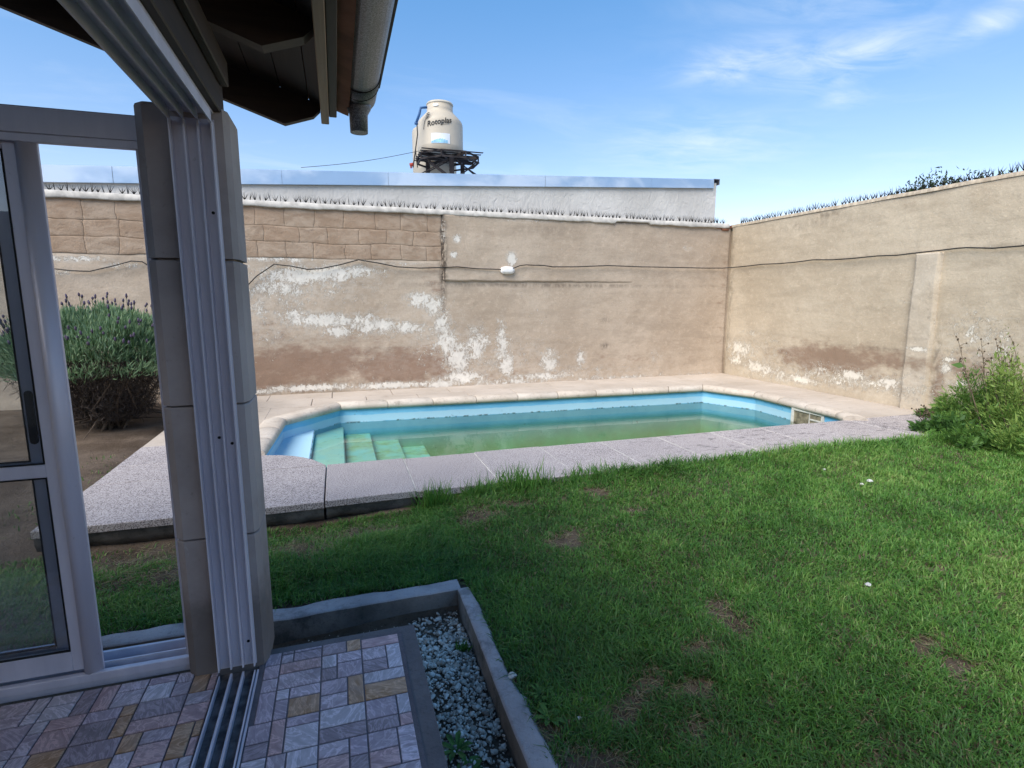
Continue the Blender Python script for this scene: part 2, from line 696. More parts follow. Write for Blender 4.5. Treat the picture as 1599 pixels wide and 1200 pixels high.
def step_paint():
    m = Mat('mossy_step_paint', 0.6, 0, 0.4)
    P = m.pos()
    G = m.n('ShaderNodeNewGeometry')
    sx = m.n('ShaderNodeSeparateXYZ')
    m.put(sx.inputs[0], G.outputs['Normal'])
    sp = m.n('ShaderNodeSeparateXYZ')
    m.put(sp.inputs[0], P)
    top = m.step(sx.outputs[2], 0.5, 0.8)
    n = m.noise(P, 3.2, 7, 0.65, 0.4)
    blue = m.mix(m.step(n, 0.3, 0.7), (0.27, 0.66, 0.68), (0.42, 0.76, 0.70))
    alg = m.mix(m.step(m.noise(P, 9, 6, 0.7), 0.35, 0.65), (0.22, 0.30, 0.11), (0.30, 0.52, 0.24))
    depth = m.step(sp.outputs[2], -0.25, -0.5)
    k = m.math('MULTIPLY', m.math('MULTIPLY', top, depth), m.step(n, 0.25, 0.75))
    c = m.mix(k, blue, alg)
    c = m.mix(m.math('MULTIPLY', m.step(m.noise(P, 17, 8, 0.75), 0.6, 0.66), 0.6), c, (0.04, 0.06, 0.06))
    m.color(c)
    return m.m


M['step_paint'] = step_paint()


def water():
    m = Mat('pool_water')
    t = m.t
    P = m.pos()
    fr = m.n('ShaderNodeFresnel')
    fr.inputs['IOR'].default_value = 1.33
    tr = m.n('ShaderNodeBsdfTransparent')
    tr.inputs[0].default_value = (0.93, 0.98, 0.96, 1)
    gl = m.n('ShaderNodeBsdfGlossy')
    gl.inputs['Roughness'].default_value = 0.015
    bp = m.n('ShaderNodeBump')
    bp.inputs['Strength'].default_value = 0.06
    bp.inputs['Distance'].default_value = 0.02
    m.put(bp.inputs['Height'], m.noise(P, 2.2, 3, 0.5))
    t.links.new(bp.outputs[0], gl.inputs['Normal'])
    t.links.new(bp.outputs[0], fr.inputs['Normal'])
    mx = m.n('ShaderNodeMixShader')
    t.links.new(fr.outputs[0], mx.inputs[0])
    t.links.new(tr.outputs[0], mx.inputs[1])
    t.links.new(gl.outputs[0], mx.inputs[2])
    t.links.new(mx.outputs[0], m.out.inputs[0])
    ab = m.n('ShaderNodeVolumeAbsorption')
    ab.inputs['Color'].default_value = (0.30, 0.86, 0.62, 1)
    ab.inputs['Density'].default_value = 0.26
    t.links.new(ab.outputs[0], m.out.inputs['Volume'])
    t.nodes.remove(m.b)
    return m.m


M['water'] = water()


def concrete(name, a, b, moss=0.0, scale=3.0):
    m = Mat(name, 0.92, 0, 0.2)
    P = m.pos()
    c = m.mix(m.step(m.noise(P, scale, 7, 0.62), 0.3, 0.7), a, b)
    c = m.mix(m.math('MULTIPLY', m.step(m.noise(P, scale * 14, 5, 0.7), 0.55, 0.72), 0.45), c, tuple(v * 0.45 for v in a))
    c = m.mix(m.math('MULTIPLY', m.step(m.noise(P, scale * 9, 4, 0.7), 0.64, 0.74), 0.35), c, tuple(min(1, v * 1.6) for v in b))
    if moss:
        c = m.mix(m.math('MULTIPLY', m.step(m.noise(P, 4.5, 8, 0.75), 0.50, 0.64), moss), c, (0.035, 0.035, 0.03))
    m.color(c)
    m.bump(m.noise(P, scale * 18, 6, 0.7), 0.6, 0.008)
    return m.m


M['kerb'] = concrete('kerb_concrete', (0.31, 0.275, 0.275), (0.45, 0.405, 0.405), 0.4, 4)
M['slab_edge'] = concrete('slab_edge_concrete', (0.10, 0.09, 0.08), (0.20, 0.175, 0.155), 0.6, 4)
M['patio_edge'] = concrete('patio_edge_concrete', (0.13, 0.12, 0.125), (0.18, 0.165, 0.17), 0.2, 3)
M['grout'] = concrete('grout', (0.12, 0.11, 0.125), (0.18, 0.165, 0.18), 0.0, 8)


def cast_stone():
    m = Mat('cast_stone_block', 0.85, 0, 0.25)
    P = m.pos()
    c = m.mix(m.step(m.noise(P, 2.4, 6, 0.6), 0.3, 0.7), (0.31, 0.27, 0.255), (0.43, 0.38, 0.365))
    c = m.mix(m.math('MULTIPLY', m.step(m.noise(P, 40, 4, 0.7), 0.6, 0.75), 0.3), c, (0.15, 0.13, 0.125))
    sx = m.n('ShaderNodeSeparateXYZ')
    m.put(sx.inputs[0], P)
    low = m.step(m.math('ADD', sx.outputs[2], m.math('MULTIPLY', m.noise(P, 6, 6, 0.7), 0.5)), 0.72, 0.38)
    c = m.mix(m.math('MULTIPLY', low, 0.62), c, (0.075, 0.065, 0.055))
    mark = m.step(m.noise(m.mapping(P, (1, 1, 0.35)), 28, 6, 0.7, 1.0), 0.66, 0.70)
    c = m.mix(m.math('MULTIPLY', mark, 0.35), c, (0.5, 0.48, 0.47))
    m.color(c)
    m.bump(m.noise(P, 55, 5, 0.65), 0.3, 0.004)
    return m.m


M['cast_stone'] = cast_stone()


def alu():
    m = Mat('anodised_aluminium', 0.38, 0.2, 0.5)
    P = m.pos()
    n = m.noise(m.mapping(P, (1, 1, 0.15)), 9, 5, 0.6)
    c = m.mix(m.step(n, 0.3, 0.7), (0.59, 0.58, 0.67), (0.70, 0.69, 0.78))
    d = m.step(m.noise(P, 30, 7, 0.75), 0.63, 0.72)
    c = m.mix(m.math('MULTIPLY', d, 0.35), c, (0.16, 0.15, 0.15))
    m.color(c)
    m.put(m.b.inputs['Roughness'], m.math('ADD', 0.34, m.math('MULTIPLY', n, 0.2)))
    return m.m


M['aluminium'] = alu()
M['track_dirt'] = simple('dirty_track_bed', (0.16, 0.15, 0.15), 0.7, 0.2, 0.5, 20, 0.3)
M['black_plastic'] = simple('black_plastic', (0.012, 0.012, 0.014), 0.4, var=0.2)
M['gasket'] = simple('rubber_gasket', (0.015, 0.015, 0.016), 0.7, var=0.2)


def glass():
    m = Mat('window_glass')
    t = m.t
    fr = m.n('ShaderNodeFresnel')
    fr.inputs['IOR'].default_value = 1.52
    tr = m.n('ShaderNodeBsdfTransparent')
    tr.inputs[0].default_value = (0.95, 0.97, 0.98, 1)
    gl = m.n('ShaderNodeBsdfGlossy')
    gl.inputs['Roughness'].default_value = 0.02
    mx = m.n('ShaderNodeMixShader')
    t.links.new(m.math('ADD', m.math('MULTIPLY', fr.outputs[0], 1.0), 0.02), mx.inputs[0])
    t.links.new(tr.outputs[0], mx.inputs[1])
    t.links.new(gl.outputs[0], mx.inputs[2])
    # dusty film
    df = m.n('ShaderNodeBsdfDiffuse')
    df.inputs[0].default_value = (0.5, 0.5, 0.5, 1)
    m2 = m.n('ShaderNodeMixShader')
    t.links.new(m.math('MULTIPLY', m.step(m.noise(m.mapping(m.pos(), (1, 1, 0.5)), 3.5, 6, 0.65), 0.3, 0.8), 0.10), m2.inputs[0])
    t.links.new(mx.outputs[0], m2.inputs[1])
    t.links.new(df.outputs[0], m2.inputs[2])
    t.links.new(m2.outputs[0], m.out.inputs[0])
    t.nodes.remove(m.b)
    return m.m


M['glass'] = glass()


def wood(name, a, b, rough=0.6, axis=1):
    m = Mat(name, rough, 0, 0.3)
    P = m.pos()
    sc = [14, 14, 14]
    sc[axis] = 0.8
    n = m.noise(m.mapping(P, tuple(sc)), 1.0, 6, 0.65, 0.6)
    c = m.mix(m.step(n, 0.3, 0.7), a, b)
    c = m.mix(m.math('MULTIPLY', m.step(m.noise(P, 5, 6, 0.7), 0.55, 0.75), 0.4), c, tuple(v * 0.4 for v in a))
    m.color(c)
    m.bump(n, 0.3, 0.004)
    return m.m


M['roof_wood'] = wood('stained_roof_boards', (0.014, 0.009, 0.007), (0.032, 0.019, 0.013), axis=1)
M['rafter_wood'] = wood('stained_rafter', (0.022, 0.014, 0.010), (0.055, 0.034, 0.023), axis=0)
M['fascia_wood'] = wood('varnished_fascia', (0.15, 0.09, 0.045), (0.27, 0.18, 0.10), 0.5, axis=1)
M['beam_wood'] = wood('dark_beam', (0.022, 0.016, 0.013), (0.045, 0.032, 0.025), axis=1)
M['house_wall'] = simple('house_plaster', (0.45, 0.42, 0.38), 0.9, var=0.1, scale=3, bump=0.3)
M['roof_tile'] = simple('clay_roof', (0.24, 0.10, 0.06), 0.85, var=0.25, scale=6, bump=0.4)


def galv():
    m = Mat('galvanised_steel', 0.5, 0.75, 0.5)
    P = m.pos()
    v = m.voro(P, 95, 'F1', 'Color')
    s = m.n('ShaderNodeSeparateColor')
    m.put(s.inputs[0], v)
    sp = m.noise(P, 190, 3, 0.6)
    c = m.mix(m.step(sp, 0.42, 0.6), (0.10, 0.105, 0.115), (0.31, 0.32, 0.34))
    c = m.mix(m.math('MULTIPLY', s.outputs[0], 0.45), c, (0.2, 0.205, 0.22))
    c = m.mix(m.math('MULTIPLY', m.step(m.noise(P, 5, 6, 0.7), 0.5, 0.7), 0.4), c, (0.12, 0.11, 0.10))
    m.color(c)
    m.put(m.b.inputs['Roughness'], m.math('ADD', 0.38, m.math('MULTIPLY', sp, 0.3)))
    return m.m


M['galvanised'] = galv()


def sheet():
    m = Mat('sky_tinted_sheet_metal', 0.3, 0.3, 0.5)
    P = m.pos()
    n = m.noise(m.mapping(P, (0.9, 0.9, 1.6)), 1.0, 4, 0.5, 0.4)
    c = m.mix(m.step(n, 0.4, 0.62), (0.30, 0.43, 0.60), (0.56, 0.65, 0.76))  # blue and pale patches put the sky's reflection into the base colour
    c = m.mix(m.math('MULTIPLY', m.step(m.noise(P, 22, 6, 0.75), 0.64, 0.72), 0.4), c, (0.25, 0.24, 0.24))
    m.color(c)
    m.bump(m.noise(m.mapping(P, (1, 1, 0.4)), 2.2, 3, 0.5), 0.25, 0.05)
    return m.m


M['sheet'] = sheet()

TILE_COLS = (((0.30, 0.26, 0.31), (0.40, 0.36, 0.41)),     # mauve grey
             ((0.40, 0.40, 0.44), (0.50, 0.50, 0.55)),     # pale grey
             ((0.34, 0.24, 0.25), (0.46, 0.35, 0.35)),     # pinkish
             ((0.36, 0.215, 0.10), (0.46, 0.33, 0.22)),    # ochre
             ((0.20, 0.175, 0.20), (0.30, 0.265, 0.30)),   # dark slate
             ((0.33, 0.29, 0.33), (0.48, 0.45, 0.50)))     # lilac


def tile_mat(i, a, b):
    m = Mat('stone_tile_%s' % ('mauve', 'pale', 'pink', 'ochre', 'slate', 'lilac')[i], 0.5, 0, 0.4)
    P = m.pos()
    r = m.rand()
    rot = m.n('ShaderNodeVectorRotate', rotation_type='Z_AXIS')
    m.put(rot.inputs['Vector'], P)
    m.put(rot.inputs['Angle'], m.math('MULTIPLY', r, 6.0))
    v = m.mapping(rot.outputs[0], (1.0, 2.6, 1.0), (0, 0, 0), (0, 0, 0))
    n = m.noise(v, 9, 7, 0.68, 1.6)
    c = m.mix(m.step(n, 0.35, 0.65), a, b)
    vein = m.math('ABSOLUTE', m.math('SUBTRACT', m.noise(v, 6, 6, 0.6, 2.2), 0.5))
    c = m.mix(m.math('MULTIPLY', m.step(vein, 0.05, 0.0), 0.7), c, tuple(min(1, x * 1.55) for x in b))
    c = m.mix(m.math('MULTIPLY', m.step(m.noise(P, 5, 6, 0.7), 0.52, 0.72), 0.3), c, tuple(x * 0.6 for x in a))
    c = m.mix(m.math('MULTIPLY', r, 0.18), c, (0.30, 0.24, 0.20))
    c = m.mix(m.math('MULTIPLY', m.step(m.noise(P, 3.2, 8, 0.75), 0.50, 0.66), 0.35), c, (0.13, 0.115, 0.12))
    c = m.mix(m.math('MULTIPLY', m.step(m.noise(P, 75, 4, 0.7), 0.66, 0.74), 0.5), c, (0.09, 0.08, 0.08))
    m.color(c)
    m.put(m.b.inputs['Roughness'], m.math('ADD', 0.4, m.math('MULTIPLY', n, 0.25)))
    m.bump(n, 0.25, 0.003)
    return m.m


TILE_M = [tile_mat(i, a, b) for i, (a, b) in enumerate(tuple(tuple(v * k for v, k in zip(c_, (1.18, 1.08, 1.09) if i_ != 3 else (1.05, 0.95, 0.95))) for c_ in pr_) for i_, pr_ in enumerate(TILE_COLS))]


def soil():
    m = Mat('bare_soil', 0.97, 0, 0.1)
    P = m.pos()
    c = m.mix(m.step(m.noise(P, 2.5, 8, 0.65), 0.3, 0.7), (0.085, 0.062, 0.045), (0.17, 0.13, 0.10))
    c = m.mix(m.math('MULTIPLY', m.step(m.noise(P, 45, 5, 0.7), 0.52, 0.7), 0.6), c, (0.045, 0.033, 0.024))
    c = m.mix(m.math('MULTIPLY', m.step(m.noise(P, 70, 4, 0.7), 0.62, 0.74), 0.5), c, (0.28, 0.22, 0.16))
    m.color(c)
    m.bump(m.noise(P, 30, 8, 0.72), 0.9, 0.03)
    return m.m


M['soil'] = soil()


def leaf(name, stops, trans=0.25, rough=0.55):
    """green blades or leaves; the attribute 'tone' (0..1) picks the leaf's colour"""
    m = Mat(name, rough, 0, 0.35)
    t = m.attr('tone')
    cr = m.n('ShaderNodeValToRGB')
    m.put(cr.inputs[0], t)
    e = cr.color_ramp.elements
    e[0].position, e[0].color = stops[0][0], (*stops[0][1], 1)
    e[1].position, e[1].color = stops[-1][0], (*stops[-1][1], 1)
    for p, c in stops[1:-1]:
        x = e.new(p)
        x.color = (*c, 1)
    m.color(cr.outputs[0])
    tb = m.n('ShaderNodeBsdfTranslucent')
    m.put(tb.inputs[0], cr.outputs[0])
    mx = m.n('ShaderNodeMixShader')
    mx.inputs[0].default_value = trans
    m.t.links.new(m.b.outputs[0], mx.inputs[1])
    m.t.links.new(tb.outputs[0], mx.inputs[2])
    m.t.links.new(mx.outputs[0], m.out.inputs[0])
    return m.m


M['grass'] = leaf('grass_blades', ((0.0, (0.36, 0.30, 0.19)), (0.07, (0.25, 0.23, 0.11)), (0.12, (0.06, 0.145, 0.035)), (0.45, (0.095, 0.245, 0.042)), (0.75, (0.17, 0.33, 0.065)), (1.0, (0.31, 0.43, 0.13))), 0.38, 0.45)
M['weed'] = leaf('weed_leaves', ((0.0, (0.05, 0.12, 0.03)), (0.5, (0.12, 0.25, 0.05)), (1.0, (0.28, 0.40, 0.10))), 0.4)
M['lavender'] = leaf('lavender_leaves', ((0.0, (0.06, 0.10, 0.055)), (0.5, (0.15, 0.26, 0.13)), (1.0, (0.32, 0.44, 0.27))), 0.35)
M['lavender_dead'] = leaf('dead_lavender_twigs', ((0.0, (0.035, 0.026, 0.022)), (1.0, (0.11, 0.088, 0.075))), 0.0, 0.9)
M['flower'] = simple('lavender_flower', (0.075, 0.06, 0.095), 0.8, var=0.4, scale=20)
M['stalk'] = simple('dry_stalk', (0.10, 0.075, 0.05), 0.9, var=0.4, scale=20)
M['dark_leaf'] = leaf('tree_leaves', ((0.0, (0.018, 0.035, 0.015)), (1.0, (0.05, 0.085, 0.03))), 0.2)
M['bark'] = simple('bark', (0.10, 0.075, 0.055), 0.95, var=0.4, scale=12, bump=0.6)
M['stone'] = leaf('gravel_stones', ((0.0, (0.14, 0.115, 0.095)), (0.25, (0.36, 0.31, 0.26)), (0.6, (0.60, 0.54, 0.48)), (1.0, (0.84, 0.79, 0.73))), 0.0, 0.85)
M['paper'] = simple('white_scrap', (0.55, 0.54, 0.52), 0.8, var=0.2)
M['tank'] = simple('beige_tank_plastic', (0.47, 0.415, 0.33), 0.45, var=0.07, scale=2.0)
M['tank_lid'] = simple('tank_lid_plastic', (0.50, 0.46, 0.38), 0.5, var=0.1)
M['black_print'] = simple('black_print', (0.015, 0.015, 0.016), 0.6, var=0.1)
M['label_white'] = simple('label_white', (0.72, 0.76, 0.80), 0.5, var=0.05)
M['label_blue'] = simple('label_blue', (0.28, 0.55, 0.74), 0.5, var=0.2)
M['pipe_blue'] = simple('pipe_blue', (0.03, 0.09, 0.22), 0.5, var=0.1)
M['steel'] = simple('rusty_dark_steel', (0.035, 0.028, 0.027), 0.7, 0.3, 0.5, 6, 0.3)
M['spike'] = simple('spike_steel', (0.018, 0.016, 0.016), 0.9, 0.0, 0.4, 10, spec=0.1)
M['cable'] = simple('black_cable', (0.03, 0.028, 0.026), 0.6, var=0.3, scale=15)
M['lamp_white'] = simple('lamp_white', (0.78, 0.77, 0.75), 0.4, var=0.04)
M['red_paint'] = simple('red_valve', (0.35, 0.05, 0.03), 0.6, var=0.2)
M['skimmer'] = simple('skimmer_plastic', (0.62, 0.60, 0.55), 0.5, var=0.15, scale=10)
M['skimmer_dark'] = simple('skimmer_inside', (0.22, 0.19, 0.13), 0.7, var=0.5, scale=12)

NZ = VNoise(3)
NZ2 = VNoise(11)
NZ3 = VNoise(23)

# ------------------------------------------------------------------ levels of the place
Z_DECK = -0.05
Z_WATER = -0.28
WALL_Y = 9.184
WALL_X = 7.454
WALL_TOP = 2.855
BED_X, BED_Y = 0.56, 2.76          # inner faces of the kerb round the gravel bed


def ground_z(x, y):
    """height of the soil (numpy arrays)"""
    z = np.full_like(x, -0.155)
    z += (NZ(x * 0.9, y * 0.9, 3) - 0.5) * 0.05
    z += (NZ2(x * 5, y * 5, 3) - 0.5) * 0.018
    z += 0.055 * np.clip((x - 1.5) / 4.0, 0, 1)
    dip = np.clip((1.0 - x) / 1.2, 0, 1) * np.clip(1 - np.abs(y - 4.0) / 0.5, 0, 1)
    z -= 0.085 * dip
    left = np.clip((-1.9 - x) / 0.25, 0, 1) * np.clip((y - 4.1) / 0.8, 0, 1)
    z += left * 0.075
    rise = np.clip((x - 0.75) / 0.5, 0, 1) * np.clip(1 - (4.2 - y) / 0.7, 0, 1) * (y < 4.3)
    z = np.where(rise > 0, np.minimum(z + 0.06 * rise, -0.066), z)
    near_kerb = ((x < 0.95) & (y < 2.92)) | ((y < 3.1) & (y > 2.5) & (x < 0.75))
    z = np.where(near_kerb, np.minimum(z, -0.163 - 0.004 * NZ2(x * 5, y * 5, 2)), z)
    bed = ((x < BED_X + 0.03) & (y < BED_Y + 0.03)).astype(float)
    z = np.where(bed > 0, -0.275 + (NZ2(x * 6, y * 6, 3) - 0.5) * 0.03, z)
    return z


# ================================================================== THE SETTING
def lines(*segs):
    out = []
    for a, b, n in segs:
        out += list(np.linspace(a, b, n, endpoint=False))
    return np.array(out + [segs[-1][1]])


gx = lines((-400, -60, 4), (-60, -8, 8), (-8, -3.6, 22), (-3.6, 6.6, 205), (6.6, 7.6, 14), (7.6, 20, 10), (20, 80, 6), (80, 500, 4))
gy = lines((-300, -20, 4), (-20, 0.4, 10), (0.4, 4.9, 90), (4.9, 10, 40), (10, 40, 10), (40, 800, 6))
GX, GY = np.meshgrid(gx, gy, indexing='ij')
GZ = ground_z(GX, GY)
out = (GX < -8) | (GX > 7.6) | (GY < 0.4) | (GY > 9.3)
GZ = np.where(out, -0.25, GZ)
f = grid_faces(len(gx), len(gy))
cxm = GX.ravel()[f].mean(1)
cym = GY.ravel()[f].mean(1)
f = f[~((cxm > -1.0) & (cxm < 6.5) & (cym > 4.75) & (cym < 8.2))]
ground = np_mesh('ground', np.stack([GX, GY, GZ], -1).reshape(-1, 3), [f], M['soil'], smooth=True)
tag(ground, kind='structure')

# ------------------------------------------------------------------ pool
LEFT_ARC = [(-0.779, 5.62), (-0.70, 5.595), (-0.575, 5.554), (-0.46, 5.49), (-0.364, 5.41), (-0.28, 5.31), (-0.213, 5.19), (-0.165, 5.10), (-0.14, 5.05)]
POOL = LEFT_ARC + [(6.02, 5.05), (6.10, 5.12), (6.13, 5.28), (6.19, 6.83), (5.80, 7.63), (-0.03, 7.86), (-0.70, 7.09)]   # clockwise from the near left round corner... counter-clockwise in plan

pool = tag(empty('swimming_pool', (2.7, 6.5, Z_DECK)), 'blue painted in-ground swimming pool with low greenish water and entry steps', 'pool')
PO = Vector((2.7, 6.5, Z_DECK))


def shift(o, off):
    """keep a child built in world coordinates where it is under a moved parent"""
    o.location = -off
    return o


FLOOR_Z = -1.15
b = MB()
n = len(POOL)
top = [b.bm.verts.new((x, y, -0.07)) for x, y in POOL]
mid_ = [b.bm.verts.new((x, y, -0.6)) for x, y in POOL]
bot = [b.bm.verts.new((x, y, FLOOR_Z)) for x, y in POOL]
for i in range(n):
    j = (i + 1) % n
    b.bm.faces.new((top[j], top[i], mid_[i], mid_[j]))
    b.bm.faces.new((mid_[j], mid_[i], bot[i], bot[j]))
shift(b.build('basin_wall', M['pool_paint'], pool), PO)
b = MB()
b.face([(x, y, FLOOR_Z) for x, y in POOL])
shift(b.build('basin_floor', M['pool_floor'], pool), PO)
edges = [(-0.9, -0.352, -0.262), (-0.352, 0.014, -0.335), (0.014, 0.375, -0.45), (0.375, 0.765, -0.57), (0.765, 1.14, -0.69)]
for k, (x0, x1, z) in enumerate(edges):
    b = MB()
    ylo, yhi = 5.02, 7.9
    b.box(x0 + (0.0 if k == 0 else 0.001), x1, ylo, yhi, FLOOR_Z - 0.02, z, 0.012)
    shift(b.build('step', M['pool_paint'] if k == 0 else M['step_paint'], pool), PO)

# coping: bullnose stones swept along the far, left and right edges, cut into stones
COP = [(-0.779, 5.60), (-0.70, 7.09), (-0.03, 7.86), (5.80, 7.63), (6.19, 6.83), (6.13, 5.28), (6.02, 5.06)]
COUNTS = [3, 1, 9, 1, 3, 1]
prof = [(-0.035, -0.088), (-0.052, -0.06), (-0.05, -0.025), (-0.025, 0.0), (0.03, 0.012), (0.10, 0.012), (0.17, 0.0), (0.215, -0.02), (0.24, -0.046), (0.24, -0.09)]   # (outward from the edge, z)


def offset_path(path, d):
    """shift a polyline to its outer (left-of-travel) side by d with mitred corners"""
    P = [Vector(p).to_2d() for p in path]
    res = []
    for i, p in enumerate(P):
        ns = []
        if i > 0:
            t = (p - P[i - 1]).normalized()
            ns.append(Vector((-t.y, t.x)))
        if i < len(P) - 1:
            t = (P[i + 1] - p).normalized()
            ns.append(Vector((-t.y, t.x)))
        m_ = sum(ns, Vector((0, 0))).normalized()
        res.append(p + m_ * (d / max(0.35, m_.dot(ns[0]))))
    return res


offs = [offset_path(COP, d) for d, _ in prof]
for s in range(len(COP) - 1):
    L = (Vector(COP[s + 1]) - Vector(COP[s])).length
    for k in range(COUNTS[s]):
        g = 0.0035 / L
        t0, t1 = k / COUNTS[s] + g, (k + 1) / COUNTS[s] - g
        b = MB()
        rings = []
        jz = random.uniform(-0.002, 0.002)
        for t in (t0, t0 + 2.2 * g, t1 - 2.2 * g, t1):
            inset = 0.0035 if t in (t0, t1) else 0
            ring = []
            for q, (d, z) in enumerate(prof):
                p = offs[q][s].lerp(offs[q][s + 1], t)
                ring.append(b.bm.verts.new((p.x, p.y, z + jz - inset * (1 if 0 < q < len(prof) - 1 else 0))))
            rings.append(ring)
        for i in range(3):
            for q in range(len(prof)):
                q2 = (q + 1) % len(prof)
                fc = b.bm.faces.new((rings[i][q], rings[i][q2], rings[i + 1][q2], rings[i + 1][q]))
                fc.smooth = q < len(prof) - 1
        b.bm.faces.new(rings[0][::-1])
        b.bm.faces.new(rings[-1])
        bmesh.ops.recalc_face_normals(b.bm, faces=b.bm.faces)
        shift(b.build('coping_stone', M['coping'], pool), PO)

# skimmer in the right pool wall
def wx(y):
    return 6.13 + (y - 5.28) / (6.83 - 5.28) * 0.06


b = MB()
y0, y1, z0, z1 = 5.50, 6.05, -0.345, -0.078
for (a0, a1, c0, c1) in ((y0, y1, z1 - 0.035, z1), (y0, y1, z0, z0 + 0.035), (y0, y0 + 0.045, z0 + 0.035, z1 - 0.035), (y1 - 0.045, y1, z0 + 0.035, z1 - 0.035)):
    b.box(wx(y0) - 0.022, wx(y1) + 0.02, a0, a1, c0, c1, 0.004)
sk = shift(b.build('skimmer', M['skimmer'], pool), PO)
b = MB()
b.box(wx(y0) - 0.008, wx(y0) + 0.002, y0 + 0.045, y1 - 0.045, z0 + 0.035, z1 - 0.035)
b.build('skimmer_mouth', M['skimmer_dark'], sk)
b = MB()
b.bar((wx(y0) - 0.012, (y0 + y1) / 2 - .04, z0 + 0.04), (wx(y0) - 0.012, (y0 + y1) / 2 - .04, z1 - 0.03), 0.012)
b.box(wx(y0) - 0.016, wx(y0) - 0.006, y0 + 0.05, (y0 + y1) / 2 - .05, z1 - 0.12, z1 - 0.1)
b.build('weir_bar', M['skimmer'], sk)

# water: one closed body, sides a little inside the shell so that nothing is coplanar
b = MB()
b.prism([(2.7 + (x - 2.7) * 1.004, 6.45 + (y - 6.45) * 1.006) for x, y in POOL], FLOOR_Z - 0.015, Z_WATER)
w = b.build('water', M['water'])
tag(w, kind='structure')

# ------------------------------------------------------------------ pool deck
deck = MB()
deck.prism([(-1.88, 4.26), (7.42, 4.33), (7.42, 4.93), (-1.88, 4.93)], -0.40, -0.205)
deck.box(-1.86, -1.05, 4.94, 9.15, -0.40, -0.15)
deck.box(-1.04, 7.42, 8.15, 9.15, -0.40, -0.15)
deck.box(6.46, 7.42, 4.94, 8.14, -0.40, -0.15)
deck = tag(deck.build('pool_deck', M['slab_edge']), kind='structure')


def near_outer(x):
    return 4.14 + 0.012 * math.sin(x * 2.1)


# front row of washed-stone slabs, each with its own thickness and a rough broken underside
xs = [-1.975, -1.15, -0.155] + [-0.155 + 0.69 * k for k in range(1, 11)] + [7.43]
for i in range(len(xs) - 1):
    a, c = xs[i] + (0.005 if i == 2 else 0.004), xs[i + 1] - (0.005 if i == 1 else 0.004)
    ya, yc = near_outer(a), near_outer(c)
    zt = Z_DECK + random.uniform(-0.004, 0.004) 
    b = MB()
    b.prism([(a, ya), (c, yc), (c, 5.085), (a, 5.085)], zt - 0.052, zt, 0.006)
    o = b.build('paving_slab', M['paving'], deck)
    if i >= 2:
        b = MB()
        b.box(c - 0.002, c + (0.010 if i < len(xs) - 2 else 0.0), ya + 0.02, 5.07, zt - 0.045, Z_DECK - 0.003)
        b.build('joint_mortar', M['mortar'], deck)
    # rough mortar bed under the slab
    nx = max(6, int((c - a) / 0.03))
    px = np.linspace(a + 0.004, c - 0.004, nx)
    vs = []
    for x in px:
        yo = near_outer(x) + 0.012
        h = 0.065 + 0.075 * float(NZ2(x * 6, 3.3, 4)) + 0.02 * float(NZ(x * 26, 7.7, 2))
        if x > 2.5:
            h += 0.05
        ph = 0.012 * float(NZ(x * 22, 1.1, 3))
        vs += [(x, yo + ph, zt - 0.053), (x, yo + 0.014 * float(NZ(x * 30, 5.5, 3)), zt - 0.053 - h * 0.5), (x, yo + 0.03 + ph, zt - 0.053 - h), (x, yo + 0.35, zt - 0.053 - h - 0.02)]
    o2 = np_mesh('mortar_bed', vs, [grid_faces(nx, 4, True)], M['slab_edge'], deck)
# round-cornered slab at the near left end of the pool
b = MB()
b.prism([(-1.15, 5.092)] + [(x, y) for x, y in LEFT_ARC[::-1] if y > 5.07] + [(-1.15, 5.60)], Z_DECK - 0.06, Z_DECK + 0.001, 0.008)
b.build('paving_slab', M['paving'], deck)
# left strip
ys = [5.092, 5.60, 6.3, 7.0, 7.7, 8.12]
for i in range(len(ys) - 1):
    b = MB()
    xr = -1.155 if i == 0 else -0.93
    b.box(-1.97, xr, ys[i] + 0.004, ys[i + 1] - 0.004, -0.16, Z_DECK + random.uniform(-0.003, 0.003), 0.005)
    b.build('paving_slab', M['paving'] if i < 2 else M['paving_far'], deck)
# far strip: two rows
for row, (ya, yc) in enumerate(((8.12, 8.64), (8.64, 9.182))):
    x = -1.97
    k = 0
    while x < 7.40:
        wd = 0.92 if row else 0.78
        x1 = min(x + wd, 7.445)
        b = MB()
        b.box(x + 0.004, x1 - 0.004, ya + 0.004, yc - 0.004, -0.16, Z_DECK + random.uniform(-0.003, 0.003), 0.005)
        b.build('paving_slab', M['paving_far'], deck)
        x = x1
# right strip
for i in range(6):
    ya, yc = 5.09 + i * 0.505, 5.09 + (i + 1) * 0.505
    b = MB()
    b.box(6.42, 7.445, ya + 0.004, yc - 0.004, -0.16, Z_DECK + random.uniform(-0.003, 0.003), 0.005)
    b.build('paving_slab', M['paving_far'], deck)
# filler pieces between coping and the straight slab rows
b = MB()
for poly in ([(-0.93, 5.62), (-0.84, 5.62), (-0.77, 7.12), (-0.10, 7.93), (-0.03, 7.95), (-0.03, 8.118), (-0.93, 8.118)], [(-0.03, 7.95), (5.85, 7.72), (6.42, 7.72), (6.42, 8.118), (-0.03, 8.118)],
             [(5.87, 7.71), (6.27, 6.86), (6.21, 5.27), (6.21, 5.09), (6.42, 5.09), (6.42, 7.71)]):
    b.prism(poly, -0.16, Z_DECK - 0.004)
b.build('joint_fill', M['paving_far'], deck)

# ------------------------------------------------------------------ patio with stone-pattern tiles, inside and outside the track
P_X1, P_Y1 = 0.266, 2.30


